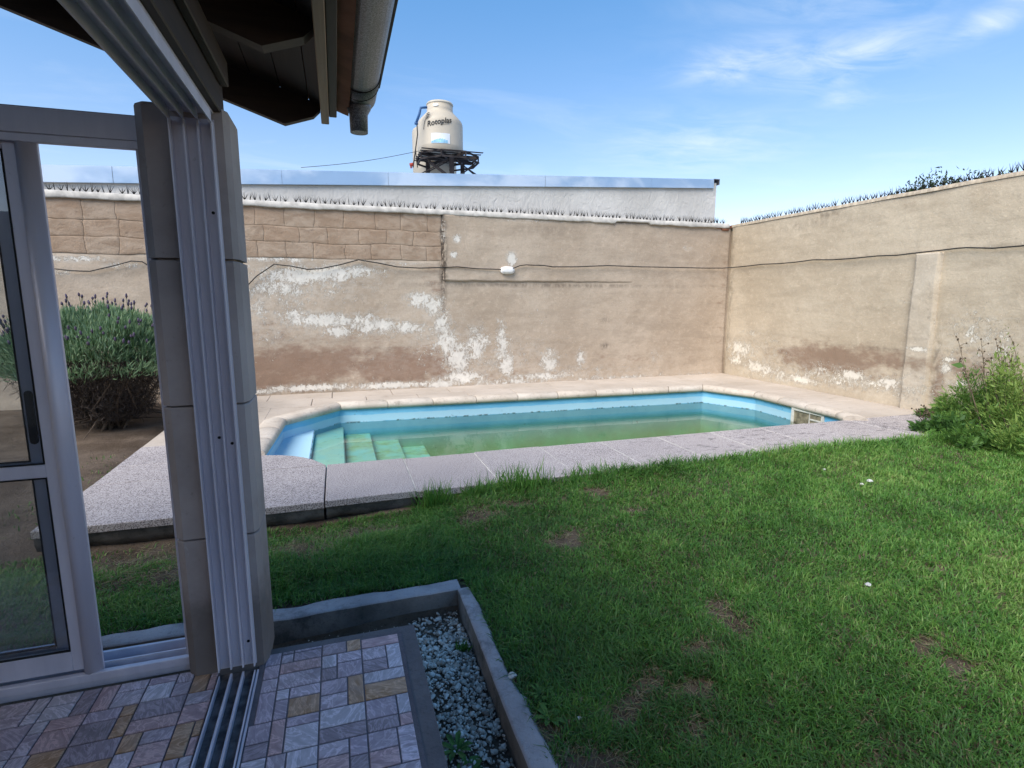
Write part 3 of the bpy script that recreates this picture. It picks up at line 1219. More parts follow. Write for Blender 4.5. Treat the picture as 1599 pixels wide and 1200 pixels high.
def patio_slab():
    b = MB()
    b.box(-0.36, P_X1, -1.2, P_Y1, -0.30, -0.006, 0.004)
    o = tag(b.build('patio', M['patio_edge']), kind='structure')
    b = MB()
    b.box(-0.36, 0.203, -1.18, 2.255, -0.02, -0.0015)
    b.build('grout_bed', M['grout'], o)
    return o


patio = patio_slab()
b = MB()
b.box(-4.0, -0.503, -3.0, 2.24, -0.30, -0.0035)
floor = tag(b.build('floor', M['grout']), kind='structure')

CELL = 0.1565


def cell_rects(kind, mirror):
    s = {
        0: [(0, .38, 0, 1), (.38, 1, 0, .52), (.38, 1, .52, 1)],
        1: [(0, .70, 0, .62), (0, .70, .62, 1), (.70, 1, 0, .64), (.70, 1, .64, 1)],
        2: [(0, 1, 0, .42), (0, 1, .42, 1)],
        3: [(0, .38, 0, .48), (0, .38, .48, 1), (.38, 1, 0, .60), (.38, 1, .60, 1)],
        4: [(0, .70, .3, 1), (.70, 1, 0, 1), (0, .70, 0, .3)],
    }[kind]
    if mirror & 1:
        s = [(1 - b_, 1 - a_, c, d) for a_, b_, c, d in s]
    if mirror & 2:
        s = [(a_, b_, 1 - d, 1 - c) for a_, b_, c, d in s]
    return s


TILE_MESH = {}


def tile(x0, x1, y0, y1, parent, mi):
    """one bevelled stone piece; alike sizes share their mesh"""
    g = 0.0028
    wdt, hgt = round(x1 - x0 - 2 * g, 4), round(y1 - y0 - 2 * g, 4)
    if wdt < 0.012 or hgt < 0.012:
        return
    key = (wdt, hgt, mi)
    if key not in TILE_MESH:
        b = MB()
        bm = b.bm
        e = 0.0022
        lo = [bm.verts.new((sx * wdt / 2, sy * hgt / 2, -0.005)) for sx, sy in ((-1, -1), (1, -1), (1, 1), (-1, 1))]
        up = [bm.verts.new((sx * wdt / 2, sy * hgt / 2, 0.0)) for sx, sy in ((-1, -1), (1, -1), (1, 1), (-1, 1))]
        tp = [bm.verts.new((sx * (wdt / 2 - e), sy * (hgt / 2 - e), 0.0015)) for sx, sy in ((-1, -1), (1, -1), (1, 1), (-1, 1))]
        for i in range(4):
            j = (i + 1) % 4
            bm.faces.new((lo[i], lo[j], up[j], up[i]))
            bm.faces.new((up[i], up[j], tp[j], tp[i]))
        bm.faces.new(tp)
        me = bpy.data.meshes.new('tile')
        bm.to_mesh(me)
        bm.free()
        me.materials.append(TILE_M[mi])
        TILE_MESH[key] = me
    o = bpy.data.objects.new('tile', TILE_MESH[key])
    link(o, parent)
    o.location = ((x0 + x1) / 2, (y0 + y1) / 2, random.uniform(-0.0003, 0.0006))


def lay(xa, xb, ya, yb, x_lines, y_lines, parent, seed):
    rr = random.Random(seed)
    for i in range(len(x_lines) - 1):
        for j in range(len(y_lines) - 1):
            X0, X1, Y0, Y1 = x_lines[i], x_lines[i + 1], y_lines[j], y_lines[j + 1]
            kind = [0, 1, 2, 3, 1, 0, 4, 2][(i * 3 + j * 5 + rr.randint(0, 2)) % 8]
            for (a_, b_, c, d) in cell_rects(kind, rr.randint(0, 3)):
                x0, x1 = X0 + a_ * (X1 - X0), X0 + b_ * (X1 - X0)
                y0, y1 = Y0 + c * (Y1 - Y0), Y0 + d * (Y1 - Y0)
                x0, x1 = max(x0, xa), min(x1, xb)
                y0, y1 = max(y0, ya), min(y1, yb)
                mi = rr.choices(range(6), (5, 5, 4.2, 2.6, 2.2, 4.5))[0]
                tile(x0, x1, y0, y1, parent, mi)


lay(-0.357, 0.200, 0.95, 2.252, [-0.125 + CELL * k for k in range(-2, 3)], [2.017 + CELL * k for k in range(-7, 3)], patio, 5)
lay(-1.80, -0.506, 1.25, 2.236, [-0.594 + CELL * k for k in range(-8, 2)], [2.10 + CELL * k for k in range(-6, 2)], floor, 8)

# ------------------------------------------------------------------ rough concrete kerb round the gravel bed
def kerb(path_in, path_out, zt, zb, name):
    """poured kerb with a straight inner face and a slumped, wandering outer edge"""
    vs = []
    nn = len(path_in)
    for (xi, yi), (xo, yo) in zip(path_in, path_out):
        dz = 0.012 * (float(NZ2(xi * 7, yi * 7, 3)) - 0.5)
        vs += [(xi, yi, zb), (xi, yi, zt + dz - 0.006), (xi + (xo - xi) * 0.12, yi + (yo - yi) * 0.12, zt + dz), (xi + (xo - xi) * 0.8, yi + (yo - yi) * 0.8, zt + dz * 1.6), (xo, yo, zt - 0.02 + dz), (xo, yo, zb)]
    o = np_mesh(name, vs, [grid_faces(nn, 6, True)], M['kerb'])
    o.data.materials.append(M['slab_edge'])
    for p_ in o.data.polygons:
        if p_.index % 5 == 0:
            p_.material_index = 1  # inner face takes a darker concrete, its shade put into the colour
    return tag(o, kind='structure')


yy = np.linspace(0.3, 2.765, 90)
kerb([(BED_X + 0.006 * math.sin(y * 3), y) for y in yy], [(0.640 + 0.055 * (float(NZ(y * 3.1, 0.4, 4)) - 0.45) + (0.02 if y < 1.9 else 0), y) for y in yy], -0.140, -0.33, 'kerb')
xx = np.linspace(-3.4, 0.585, 120)
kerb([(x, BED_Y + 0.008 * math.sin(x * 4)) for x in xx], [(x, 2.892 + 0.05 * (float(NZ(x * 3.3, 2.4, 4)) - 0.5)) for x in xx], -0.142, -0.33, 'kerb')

# ================================================================== HOUSE
HO = Vector((-2.2, -0.3, 0))
house = tag(empty('house', HO), 'house corner with aluminium sliding doors, cast stone column and low wooden eave', 'house')


def hb(b, name, mat, parent=None):
    o = b.build(name, mat, parent or house)
    if parent is None:
        o.location = -HO
    return o


# corner column of four cast blocks
core = MB()
core.box(-0.585, -0.345, 2.225, 2.42, -0.05, 2.07)
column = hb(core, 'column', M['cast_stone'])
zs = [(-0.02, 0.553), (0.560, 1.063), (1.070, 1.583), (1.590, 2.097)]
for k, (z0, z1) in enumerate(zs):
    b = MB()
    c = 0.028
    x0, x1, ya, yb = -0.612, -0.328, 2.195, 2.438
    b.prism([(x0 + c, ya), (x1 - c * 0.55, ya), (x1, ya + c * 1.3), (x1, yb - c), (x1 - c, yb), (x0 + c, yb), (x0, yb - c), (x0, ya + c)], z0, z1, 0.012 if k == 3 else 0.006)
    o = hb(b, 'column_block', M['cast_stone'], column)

# triple track: jamb, head, sill. Each is a channel bed with ribs
TX = [-0.497, -0.455, -0.413, -0.372]
T_END = -1.6
def track_ribs(b, fixed):
    pass


b = MB()
b.box(-0.499, -0.369, 2.186, 2.1935, 0.018, 2.052)
for i, x in enumerate(TX):
    wd = 0.0045 if i in (0, 3) else 0.006
    b.box(x - wd / 2, x + wd / 2, 2.146 if i in (0, 3) else 2.152, 2.1861, 0.030, 2.040)
jamb = hb(b, 'jamb_track', M['aluminium'])
for x, z in ((-0.393, 1.745), (-0.434, 0.945), (-0.393, 0.92), (-0.393, 0.118)):
    b = MB()
    b.tube([(x, 2.187, z), (x, 2.1835, z)], 0.0055, 10)
    hb(b, 'screw_hole', M['black_plastic'], jamb)
b = MB()
b.box(-0.499, -0.369, T_END, 2.1935, 2.0705, 2.078)
for i, x in enumerate(TX):
    wd = 0.0045 if i in (0, 3) else 0.006
    b.box(x - wd / 2, x + wd / 2, T_END, 2.150, 2.034 if i in (0, 3) else 2.040, 2.0704)
hb(b, 'head_track', M['aluminium'])
b = MB()
b.box(-0.502, -0.366, T_END, 2.192, -0.03, -0.014)
sill = hb(b, 'sill_track', M['track_dirt'])
for i, x in enumerate(TX):
    b = MB()
    wd = 0.0045 if i in (0, 3) else 0.0075
    b.box(x - wd / 2, x + wd / 2, T_END, 2.150, -0.0135, 0.014 if i in (0, 3) else 0.0165, 0.001)
    hb(b, 'rail', M['aluminium'], sill)
b = MB()
b.box(-0.3655, -0.359, T_END, 2.16, -0.01, 0.006)
hb(b, 'rail', M['aluminium'], sill)

# wooden beam over the head track
b = MB()
b.box(-0.50, -0.345, T_END, 2.255, 2.0795, 2.262, 0.004)
hb(b, 'beam', M['beam_wood'])
b = MB()
b.box(-0.344, -0.318, T_END, 2.215, 2.17, 2.25, 0.003)
hb(b, 'beam_trim', M['beam_wood'])

# the garden-side sliding door: outer frame, two leaves
b = MB()
b.box(-2.6, -0.598, 2.27, 2.40, 1.982, 2.068, 0.004)              # head
b.box(-2.6, -0.60, 2.262, 2.285, 1.955, 1.9815, 0.002)
b.box(-2.6, -0.60, 2.265, 2.405, -0.01, 0.012)                     # sill plate
b.box(-2.6, -0.60, 2.262, 2.286, 0.0125, 0.046, 0.002)
b.box(-2.6, -0.60, 2.318, 2.326, 0.0125, 0.052, 0.001)
b.box(-2.6, -0.60, 2.388, 2.402, 0.0125, 0.052, 0.001)
b.box(-0.632, -0.613, 2.268, 2.40, 0.053, 1.954, 0.002)            # jamb beside the column
frame = hb(b, 'door_frame', M['aluminium'])


def door_leaf(xr, y, handle):
    """one sliding leaf whose leading edge stands at xr"""
    W = 0.92
    xl = xr - W
    b = MB()
    b.box(xr - 0.058, xr, y - 0.013, y + 0.017, 0.055, 1.972, 0.003)
    b.box(xl, xl + 0.058, y - 0.013, y + 0.017, 0.055, 1.972, 0.003)
    b.box(xl + 0.058, xr - 0.058, y - 0.012, y + 0.016, 1.935, 1.972, 0.002)
    b.box(xl + 0.058, xr - 0.058, y - 0.012, y + 0.016, 0.818, 0.866, 0.002)
    b.box(xl + 0.058, xr - 0.058, y - 0.012, y + 0.016, 0.055, 0.135, 0.002)
    leaf_ = hb(b, 'sliding_door', M['aluminium'])
    for z0, z1 in ((0.867, 1.934), (0.136, 0.817)):
        b = MB()
        b.box(xl + 0.059, xr - 0.059, y - 0.002, y + 0.003, z0, z1)
        hb(b, 'glass_pane', M['glass'], leaf_)
        b = MB()
        for (a_, c_, e_, f_) in ((xr - 0.0625, xr - 0.0583, z0, z1), (xl + 0.0583, xl + 0.0625, z0, z1), (xl + 0.0626, xr - 0.0626, z0, z0 + 0.004), (xl + 0.0626, xr - 0.0626, z1 - 0.004, z1)):
            b.box(a_, c_, y - 0.0125, y - 0.003, e_, f_)
        hb(b, 'gasket', M['gasket'], leaf_)
    if handle:
        b = MB()
        pr = []
        for k in range(9):
            a_ = math.pi * k / 8
            pr.append((math.cos(a_) * 0.0125, 0.085 + math.sin(a_) * 0.0125))
        pr += [(-x, -z) for x, z in pr]
        t = bmesh.new()
        fr_ = [t.verts.new((x, -0.006, z)) for x, z in pr]
        bk = [t.verts.new((x, 0.0, z)) for x, z in pr]
        t.faces.new(fr_)
        t.faces.new(bk[::-1])
        for k in range(len(pr)):
            t.faces.new((fr_[k], bk[k], bk[(k + 1) % len(pr)], fr_[(k + 1) % len(pr)]))
        bmesh.ops.recalc_face_normals(t, faces=t.faces)
        b.join(t, Matrix.Translation((xr - 0.036, y - 0.0132, 1.03)))
        hb(b, 'handle', M['black_plastic'], leaf_)
    return leaf_


front = door_leaf(-0.958, 2.300, False)
back = door_leaf(-1.022, 2.352, True)
# half-round meeting stile on the front leaf
b = MB()
pr = [(0.0, 0.012)] + [(0.056 * k / 12, -0.026 * math.sin(math.pi * (0.12 + 0.88 * k / 12) ** 0.8)) for k in range(0, 13)] + [(0.056, 0.012)]
t = bmesh.new()
lo = [t.verts.new((-0.975 + x, 2.288 + y, 0.022)) for x, y in pr]
hi = [t.verts.new((-0.975 + x, 2.288 + y, 1.978)) for x, y in pr]
t.faces.new(lo[::-1])
t.faces.new(hi)
for k in range(len(pr)):
    fc = t.faces.new((lo[k], lo[(k + 1) % len(pr)], hi[(k + 1) % len(pr)], hi[k]))
    fc.smooth = 0 < k < len(pr) - 2
bmesh.ops.recalc_face_normals(t, faces=t.faces)
b.join(t)
hb(b, 'meeting_stile', M['aluminium'], front)

# walls that close the room behind the camera's left
b = MB()
b.box(-4.2, -4.0, -3.0, 2.4, -0.3, 3.3)
b.box(-4.0, -2.61, 2.27, 2.42, -0.3, 2.068)
b.box(-4.0, -0.37, -3.2, -3.0, -0.3, 2.4)
b.box(-0.50, -0.37, -3.0, -1.61, -0.3, 2.36)
hb(b, 'wall', M['house_wall'])

# roof: slope falls to the right
SLOPE = 0.34
TIP_X, TIP_Z = -0.19, 2.255
RIDGE_X = -4.1
ROOF_Y0, ROOF_Y1 = -3.3, 2.93


def under(x):
    """underside of the rafters"""
    return TIP_Z + (TIP_X - x) * SLOPE


RH = 0.155            # rafter depth


def plane_slab(x0, x1, y0, y1, dz0, dz1):
    t = bmesh.new()
    vs = [t.verts.new((x, y, under(x) + dz)) for dz in (dz0, dz1) for x, y in ((x0, y0), (x1, y0), (x1, y1), (x0, y1))]
    for q in ((3, 2, 1, 0), (4, 5, 6, 7), (0, 1, 5, 4), (1, 2, 6, 5), (2, 3, 7, 6), (3, 0, 4, 7)):
        t.faces.new([vs[i] for i in q])
    return t


b = MB()
b.join(plane_slab(RIDGE_X, 0.10, ROOF_Y0, ROOF_Y1 + 0.02, RH + 0.022, RH + 0.07))
roof = hb(b, 'roof', M['roof_tile'])
# boards on the rafters, laid along the eave
xw = (0.04 - RIDGE_X) / 34
for k in range(34):
    x1 = 0.04 - k * xw
    b = MB()
    b.join(plane_slab(x1 - xw + 0.004, x1, ROOF_Y0, ROOF_Y1, RH, RH + 0.018))
    hb(b, 'roof_board', M['roof_wood'], roof)


def rafter(y0, y1, name):
    t = bmesh.new()
    x2 = -0.062
    pts = [(RIDGE_X, under(RIDGE_X)), (TIP_X, TIP_Z), (x2, TIP_Z + 0.043), (-0.03, TIP_Z + 0.075), (-0.03, under(-0.03) + RH - 0.001), (RIDGE_X, under(RIDGE_X) + RH - 0.001)]
    a = [t.verts.new((x, y0, z)) for x, z in pts]
    c = [t.verts.new((x, y1, z)) for x, z in pts]
    t.faces.new(a)
    t.faces.new(c[::-1])
    for i in range(len(pts)):
        j = (i + 1) % len(pts)
        t.faces.new((a[i], c[i], c[j], a[j]))
    bmesh.ops.recalc_face_normals(t, faces=t.faces)
    b = MB()
    b.join(t)
    return hb(b, name, M['rafter_wood'], roof)


rafter(2.885, 2.925, 'barge_board')
for y in (2.085, 1.28, 0.48, -0.32, -1.12, -1.92, -2.72):
    rafter(y - 0.03, y + 0.03, 'rafter')
b = MB()
b.box(-0.028, 0.008, ROOF_Y0, 2.945, 2.285, 2.45, 0.003)
hb(b, 'fascia_board', M['fascia_wood'], roof)
b = MB()
b.box(0.0085, 0.044, ROOF_Y0, 2.93, 2.315, 2.452, 0.003)
hb(b, 'fascia_board', M['beam_wood'], roof)
for k in range(24):
    y = 2.86 - k * 0.24
    b = MB()
    b.box(0.0445, 0.060, y - 0.075, y + 0.075, 2.36, 2.455, 0.002)
    hb(b, 'eave_tile', M['house_wall'], roof)

# galvanised gutter with end cap, outlet, wires, and the sheet lip above it
GCX, GCZ, GR = 0.150, 2.425, 0.079
b = MB()
seg = 28
rings = []
for y in (ROOF_Y0, 2.70):
    rings.append([(GCX + GR * math.cos(2 * math.pi * k / seg), y, GCZ + GR * math.sin(2 * math.pi * k / seg)) for k in range(seg)])
vr = [[b.bm.verts.new(p) for p in r_] for r_ in rings]
for k in range(seg):
    fc = b.bm.faces.new((vr[0][k], vr[1][k], vr[1][(k + 1) % seg], vr[0][(k + 1) % seg]))
    fc.smooth = True
b.bm.faces.new(vr[0])
b.bm.faces.new(vr[1][::-1])
gutter = hb(b, 'gutter', M['galvanised'])
b = MB()
b.tube([(GCX, 2.64, GCZ), (GCX, 2.90, GCZ - 0.004)], [GR + 0.003, GR + 0.002], 28)
hb(b, 'end_cap', M['galvanised'], gutter)
b = MB()
b.tube([(GCX - 0.006, 2.84, 2.375), (GCX - 0.006, 2.84, 2.34), (GCX - 0.008, 2.845, 2.315), (GCX - 0.008, 2.845, 2.232)], [0.058, 0.056, 0.043, 0.041], 20)
hb(b, 'outlet_pipe', M['galvanised'], gutter)
for y in (2.635, 2.74):
    b = MB()
    b.tube([(GCX + (GR + 0.004) * math.cos(a_), y + 0.012 * math.sin(a_ * 2), GCZ + (GR + 0.004) * math.sin(a_)) for a_ in np.linspace(math.pi * 0.9, math.pi * 2.08, 18)], 0.0022, 5)
    hb(b, 'wire', M['spike'], gutter)
b = MB()
b.box(GCX + GR - 0.002, GCX + GR + 0.022, ROOF_Y0, 2.90, GCZ + 0.035, GCZ + 0.05, 0.001)
b.box(0.03, GCX + GR - 0.0025, ROOF_Y0, 2.90, GCZ + 0.085, GCZ + 0.092)
hb(b, 'drip_edge', M['beam_wood'], gutter)

# ================================================================== GARDEN WALLS


def spots(P_list, axis):
    """[(px,py,rx,ry,strength)] in photo pixels -> wall-plane ellipses"""
    out_ = []
    for px, py, rx, ry, s in P_list:
        f_ = (lambda x, y: atY(x, y, WALL_Y)) if axis == 0 else (lambda x, y: atX(x, y, WALL_X))
        c = f_(px, py)
        a_, b_ = f_(px - rx, py), f_(px + rx, py)
        d_, e_ = f_(px, py - ry), f_(px, py + ry)
        u = c.x if axis == 0 else c.y
        ru = abs((b_.x - a_.x) if axis == 0 else (b_.y - a_.y)) / 2
        out_.append((u, c.z, max(ru, 0.03), max(abs(d_.z - e_.z) / 2, 0.02), s))
    return out_


def field(U, Z, sp):
    r_ = np.zeros_like(U)
    for u, z, ru, rz, s in sp:
        d = ((U - u) / ru) ** 2 + ((Z - z) / rz) ** 2
        r_ = np.maximum(r_, s * np.exp(-0.55 * d))
    return r_


PEEL_B = [(480, 440, 115, 38, .58), (545, 508, 115, 26, .52), (680, 520, 55, 62, .5), (765, 560, 115, 45, .5), (425, 500, 55, 50, .48), (900, 583, 160, 18, .45), (620, 560, 200, 50, .3), (1000, 420, 150, 60, .2), (850, 480, 200, 60, .22), (430, 405, 55, 5, .8), (560, 404, 60, 4, .55), (480, 430, 75, 14, 1.0), (435, 452, 45, 16, .85), (530, 424, 70, 11, .9), (403, 475, 15, 30, .7), (450, 470, 45, 22, .55), (515, 500, 75, 12, .95), (585, 508, 60, 11, .95),
          (528, 518, 22, 8, 1), (465, 494, 40, 13, .8), (640, 512, 28, 10, .9), (655, 468, 22, 12, .95), (676, 480, 16, 18, .95), (690, 505, 16, 20, .9), (700, 535, 18, 22, .95), (715, 562, 24, 22, .95), (745, 540, 20, 28, .9), (783, 540, 9, 34, .95),
          (722, 590, 38, 9, 1), (792, 570, 12, 20, .9), (858, 566, 14, 18, .95), (907, 560, 8, 14, .8), (845, 588, 55, 6, .9), (790, 596, 60, 7, .8), (480, 606, 70, 5, 1.05), (405, 612, 30, 4, .9), (610, 602, 55, 5, 1.05), (690, 600, 40, 6, 1.0),
          (708, 399, 5, 5, 1.1), (712, 373, 6, 6, 1.1), (692, 360, 4, 20, .6), (798, 405, 7, 9, 1.3), (620, 412, 60, 3, .6), (1025, 560, 10, 14, .55), (960, 590, 80, 4, .7), (1090, 585, 40, 4, .6), (820, 345, 60, 4, .5), (1073, 388, 8, 4, .6),
          (120, 405, 50, 5, .9), (190, 415, 30, 5, .8), (90, 425, 20, 6, .7), (320, 440, 60, 30, .7)]
DAMP_B = [(470, 570, 120, 26, 1.0), (620, 572, 90, 26, .95), (430, 592, 70, 22, .9), (540, 540, 150, 18, .45), (430, 520, 60, 25, .4), (680, 440, 24, 22, .5), (840, 330, 400, 9, .35), (700, 590, 200, 10, .45), (950, 560, 180, 20, .3), (760, 370, 60, 20, .25), (1130, 470, 12, 110, .35), (150, 520, 100, 60, .4)]
DARK_B = [(691, 385, 4, 60, 2.2), (850, 446, 160, 2, .8), (740, 337, 60, 4, .5), (470, 612, 90, 3, .6), (560, 598, 180, 5, .35), (1137, 460, 2, 120, .7), (862, 360, 40, 6, .3), (960, 348, 60, 3, .6), (945, 500, 5, 3, 1), (945, 540, 5, 3, 1)]  # narrow dark marks along panel edge, ledge, corner, cap and wall foot
PEEL_R = [(1180, 560, 65, 42, .55), (1320, 592, 140, 20, .66), (1530, 530, 80, 55, .55), (1300, 480, 160, 60, .26), (1440, 605, 45, 25, .55), (1500, 600, 40, 20, .6), (1215, 585, 40, 14, .75), (1155, 545, 18, 14, .95), (1150, 562, 12, 10, .9), (1180, 572, 24, 10, .95), (1172, 520, 20, 6, .6), (1250, 593, 30, 6, 1.0), (1300, 597, 28, 6, .8), (1330, 586, 24, 8, 1.05), (1365, 600, 12, 8, .9), (1390, 598, 20, 9, 1.0), (1440, 546, 18, 4, 1.1),
          (1460, 612, 14, 8, .7), (1476, 575, 8, 8, 1.05), (1482, 562, 10, 4, 1), (1500, 598, 14, 8, .9), (1530, 520, 40, 8, .55), (1555, 545, 30, 12, .75), (1560, 510, 60, 10, .5), (1425, 622, 20, 8, .6), (1240, 540, 60, 8, .3), (1330, 500, 60, 10, .25), (1410, 470, 10, 4, .5)]
DAMP_R = [(1290, 562, 75, 20, 1.05), (1370, 560, 50, 18, .75), (1440, 568, 34, 16, .6), (1510, 580, 40, 26, .75), (1240, 585, 120, 16, .35), (1465, 600, 10, 40, .8), (1530, 310, 60, 12, .25), (1430, 320, 40, 10, .3), (1270, 345, 60, 10, .3)]
DARK_R = [(1141, 460, 2, 110, .6), (1418, 520, 2, 110, .45), (1460, 575, 4, 50, .8), (1270, 350, 50, 6, .4), (1290, 336, 14, 4, .7), (1380, 545, 30, 2, .5)]  # dark lines down the corner and pilaster edges, with a few spots
SPB = [spots(x, 0) for x in (PEEL_B, DAMP_B, DARK_B)]
SPR = [spots(x, 1) for x in (PEEL_R, DAMP_R, DARK_R)]


def wall_sheet(name, axis, u0, u1, z0, z1, base, out_fn, mat, sp, parent, step=0.03, edge_fn=None):
    """front face of a wall as a fine relief grid with a rim that turns back into the wall"""
    nu, nv = int((u1 - u0) / step) + 2, int((z1 - z0) / step) + 2
    U, Z = np.meshgrid(np.linspace(u0, u1, nu), np.linspace(z0, z1, nv), indexing='ij')
    D = out_fn(U, Z)
    if edge_fn is not None:
        U, Z = edge_fn(U, Z)
    # rim
    D[0, :] = D[-1, :] = -0.03
    D[:, 0] = D[:, -1] = -0.03
    U[0, :], U[-1, :], Z[:, 0], Z[:, -1] = U[1, :] - 1e-3, U[-2, :] + 1e-3, Z[:, 1] - 1e-3, Z[:, -2] + 1e-3
    U[0, :] = u0
    U[-1, :] = u1
    V = np.stack([U, base - D, Z], -1) if axis == 0 else np.stack([base - D, U, Z], -1)
    at = {'peel': field(U, Z, sp[0]).ravel(), 'damp': field(U, Z, sp[1]).ravel(), 'dark_marks': field(U, Z, sp[2]).ravel()}
    return np_mesh(name, V.reshape(-1, 3), [grid_faces(nu, nv, axis == 1)], mat, parent, at, True)


wall_b = tag(empty('garden_wall', (0, WALL_Y, 0)), 'brownish back garden wall behind the pool, with blocks showing at its upper left and flaking white paint', 'wall')
WBO = Vector((0, WALL_Y, 0))
b = MB()
b.box(-8.0, WALL_X + 0.16, WALL_Y + 0.03, WALL_Y + 0.15, -0.4, WALL_TOP - 0.002)
shift(b.build('core', M['plaster_back'], wall_b), WBO)
BLK_X1, BLK_Z0 = 1.70, 2.07


def relief_b(U, Z):
    d = (NZ(U * 1.3, Z * 1.3, 4) - 0.5) * 0.028 + (NZ2(U * 7, Z * 7, 3) - 0.5) * 0.008
    blk = (U < BLK_X1) & (Z > BLK_Z0)
    d = np.where(blk, -0.0085, d)
    foot = np.clip((0.12 - Z) / 0.15, 0, 1)
    return d + foot * 0.012


shift(wall_sheet('plaster', 0, -8.0, WALL_X - 0.001, -0.30, WALL_TOP, WALL_Y, relief_b, M['plaster_back'], SPB, wall_b), WBO)


def relief_panel(U, Z):
    th = -0.012 + 0.046 * np.clip(1 - (U - 1.7) / 4.2, 0, 1) ** 0.8
    return th + (NZ(U * 1.3, Z * 1.3, 4) - 0.5) * 0.028 + (NZ2(U * 7, Z * 7, 3) - 0.5) * 0.008


def panel_edge(U, Z):
    zb = 1.72 + 0.02 * (NZ(U * 4, 3.1, 4) - 0.5)
    low = np.clip((2.0 - Z) / 0.25, 0, 1)
    return U, Z + (zb - 1.72) * low


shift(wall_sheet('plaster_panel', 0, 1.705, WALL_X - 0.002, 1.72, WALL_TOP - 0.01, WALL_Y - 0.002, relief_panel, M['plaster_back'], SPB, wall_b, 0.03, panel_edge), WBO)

# the exposed blocks, one by one, with worn edges
BW = 0.455
rows = [(BLK_Z0, 2.305), (2.305, 2.535), (2.535, WALL_TOP - 0.004)]


def joint_x(x, z):
    return x + 0.055 * (float(NZ(x * 6, z * 11, 4)) - 0.5)


def joint_z(x, z):
    return z + 0.055 * (float(NZ2(x * 3.1, z * 3, 4)) - 0.5)


for r_, (z0, z1) in enumerate(rows):
    x = BLK_X1
    first = True
    while x > -4.4:
        wd = BW * random.uniform(0.86, 1.12) * (0.55 if first and r_ != 1 else 1.0)
        first = False
        x0 = x - wd
        g = 0.0016
        us = np.array([x0 + g, x0 + g + 0.006] + list(np.linspace(x0 + 0.03, x - 0.03, 7)) + [x - g - 0.006, x - g])
        ws = np.array([z0 + g, z0 + g + 0.006] + list(np.linspace(z0 + 0.03, z1 - 0.03, 4)) + [z1 - g - 0.006, z1 - g])
        nx, nz = len(us), len(ws)
        off = random.uniform(-0.002, 0.002)
        vs = []
        for i in range(nx):
            for j in range(nz):
                e = 0.0022 if i in (0, nx - 1) or j in (0, nz - 1) else 0.0
                X, Z = us[i], ws[j]
                rel = 0.012 * (float(NZ(X * 5, Z * 7, 4)) - 0.5)
                vs.append((joint_x(X, Z), WALL_Y - 0.004 + e + rel + off, joint_z(X, Z) if j < nz - 2 or r_ < 2 else Z))
        base_n = len(vs)
        rim = [(i, 0) for i in range(nx)] + [(nx - 1, j) for j in range(1, nz)] + [(i, nz - 1) for i in range(nx - 2, -1, -1)] + [(0, j) for j in range(nz - 2, 0, -1)]
        for i, j in rim:
            v = vs[i * nz + j]
            vs.append((v[0], WALL_Y + 0.029, v[2]))
        qf = grid_faces(nx, nz)
        rf = np.array([[rim[k][0] * nz + rim[k][1], base_n + k, base_n + (k + 1) % len(rim), rim[(k + 1) % len(rim)][0] * nz + rim[(k + 1) % len(rim)][1]] for k in range(len(rim))])
        shift(np_mesh('block', vs, [qf, rf], M['block'], wall_b, smooth=True), WBO)
        x = x0

# whitewashed mortar lip along the top
xx = np.arange(-8.0, 7.40, 0.035)
vs = []
for x in xx:
    d = 0.03 + 0.03 * float(NZ(x * 3.5, 8.8, 4)) + 0.012 * float(NZ2(x * 17, 2.2, 2))
    if 4.9 < x < 5.6:
        d *= 0.35
    zt = WALL_TOP + 0.035 + 0.012 * float(NZ2(x * 2.2, 6.1, 3))
    yo = WALL_Y - 0.052 + 0.014 * float(NZ(x * 9, 4.4, 3))
    vs += [(x, WALL_Y + 0.05, WALL_TOP - d), (x, yo + 0.006, WALL_TOP - d), (x, yo, WALL_TOP - d + 0.015), (x, yo + 0.004, zt - 0.012), (x, yo + 0.025, zt), (x, WALL_Y + 0.165, zt + 0.012)]
shift(np_mesh('mortar_cap', vs, [grid_faces(len(xx), 6, False)], M['mortar'], wall_b), WBO)
# broken bricks in the corner at the top
for k, (x, z) in enumerate(((7.18, 2.80), (7.36, 2.815), (7.30, 2.765))):
    b = MB()
    b.box(x - 0.085, x + 0.075, WALL_Y - 0.03, WALL_Y + 0.03, z, z + 0.045, 0.006)
    shift(b.build('brick', M['roof_tile'], wall_b), WBO)

wall_r = tag(empty('garden_wall', (WALL_X, 5, 0)), 'sandy right-hand garden wall running forward from the corner, with a plastered pilaster', 'wall')
WRO = Vector((WALL_X, 5, 0))
b = MB()
b.box(WALL_X + 0.03, WALL_X + 0.15, -2.0, WALL_Y + 0.028, -0.4, WALL_TOP - 0.004)
shift(b.build('core', M['plaster_right'], wall_r), WRO)


def relief_r(U, Z):
    up = np.clip((Z - 2.04) / 0.02, 0, 1) * 0.008
    d = (NZ2(U * 1.1 + 9, Z * 1.3, 4) - 0.5) * 0.03 + (NZ(U * 7, Z * 7, 3) - 0.5) * 0.008 + up
    foot = np.clip((0.10 - Z) / 0.15, 0, 1)
    return d + foot * 0.012


shift(wall_sheet('plaster', 1, -2.0, WALL_Y - 0.012, -0.30, WALL_TOP + 0.015, WALL_X, relief_r, M['plaster_right'], SPR, wall_r), WRO)


def relief_p(U, Z):
    return 0.065 + (NZ2(U * 2.1 + 3, Z * 1.4, 4) - 0.5) * 0.026 + (NZ(U * 9, Z * 9, 3) - 0.5) * 0.006


def pil_edge(U, Z):
    c = 5.285
    return U + 0.045 * (NZ(Z * 2.0, 3.3, 3) - 0.5) * np.sign(U - c), Z


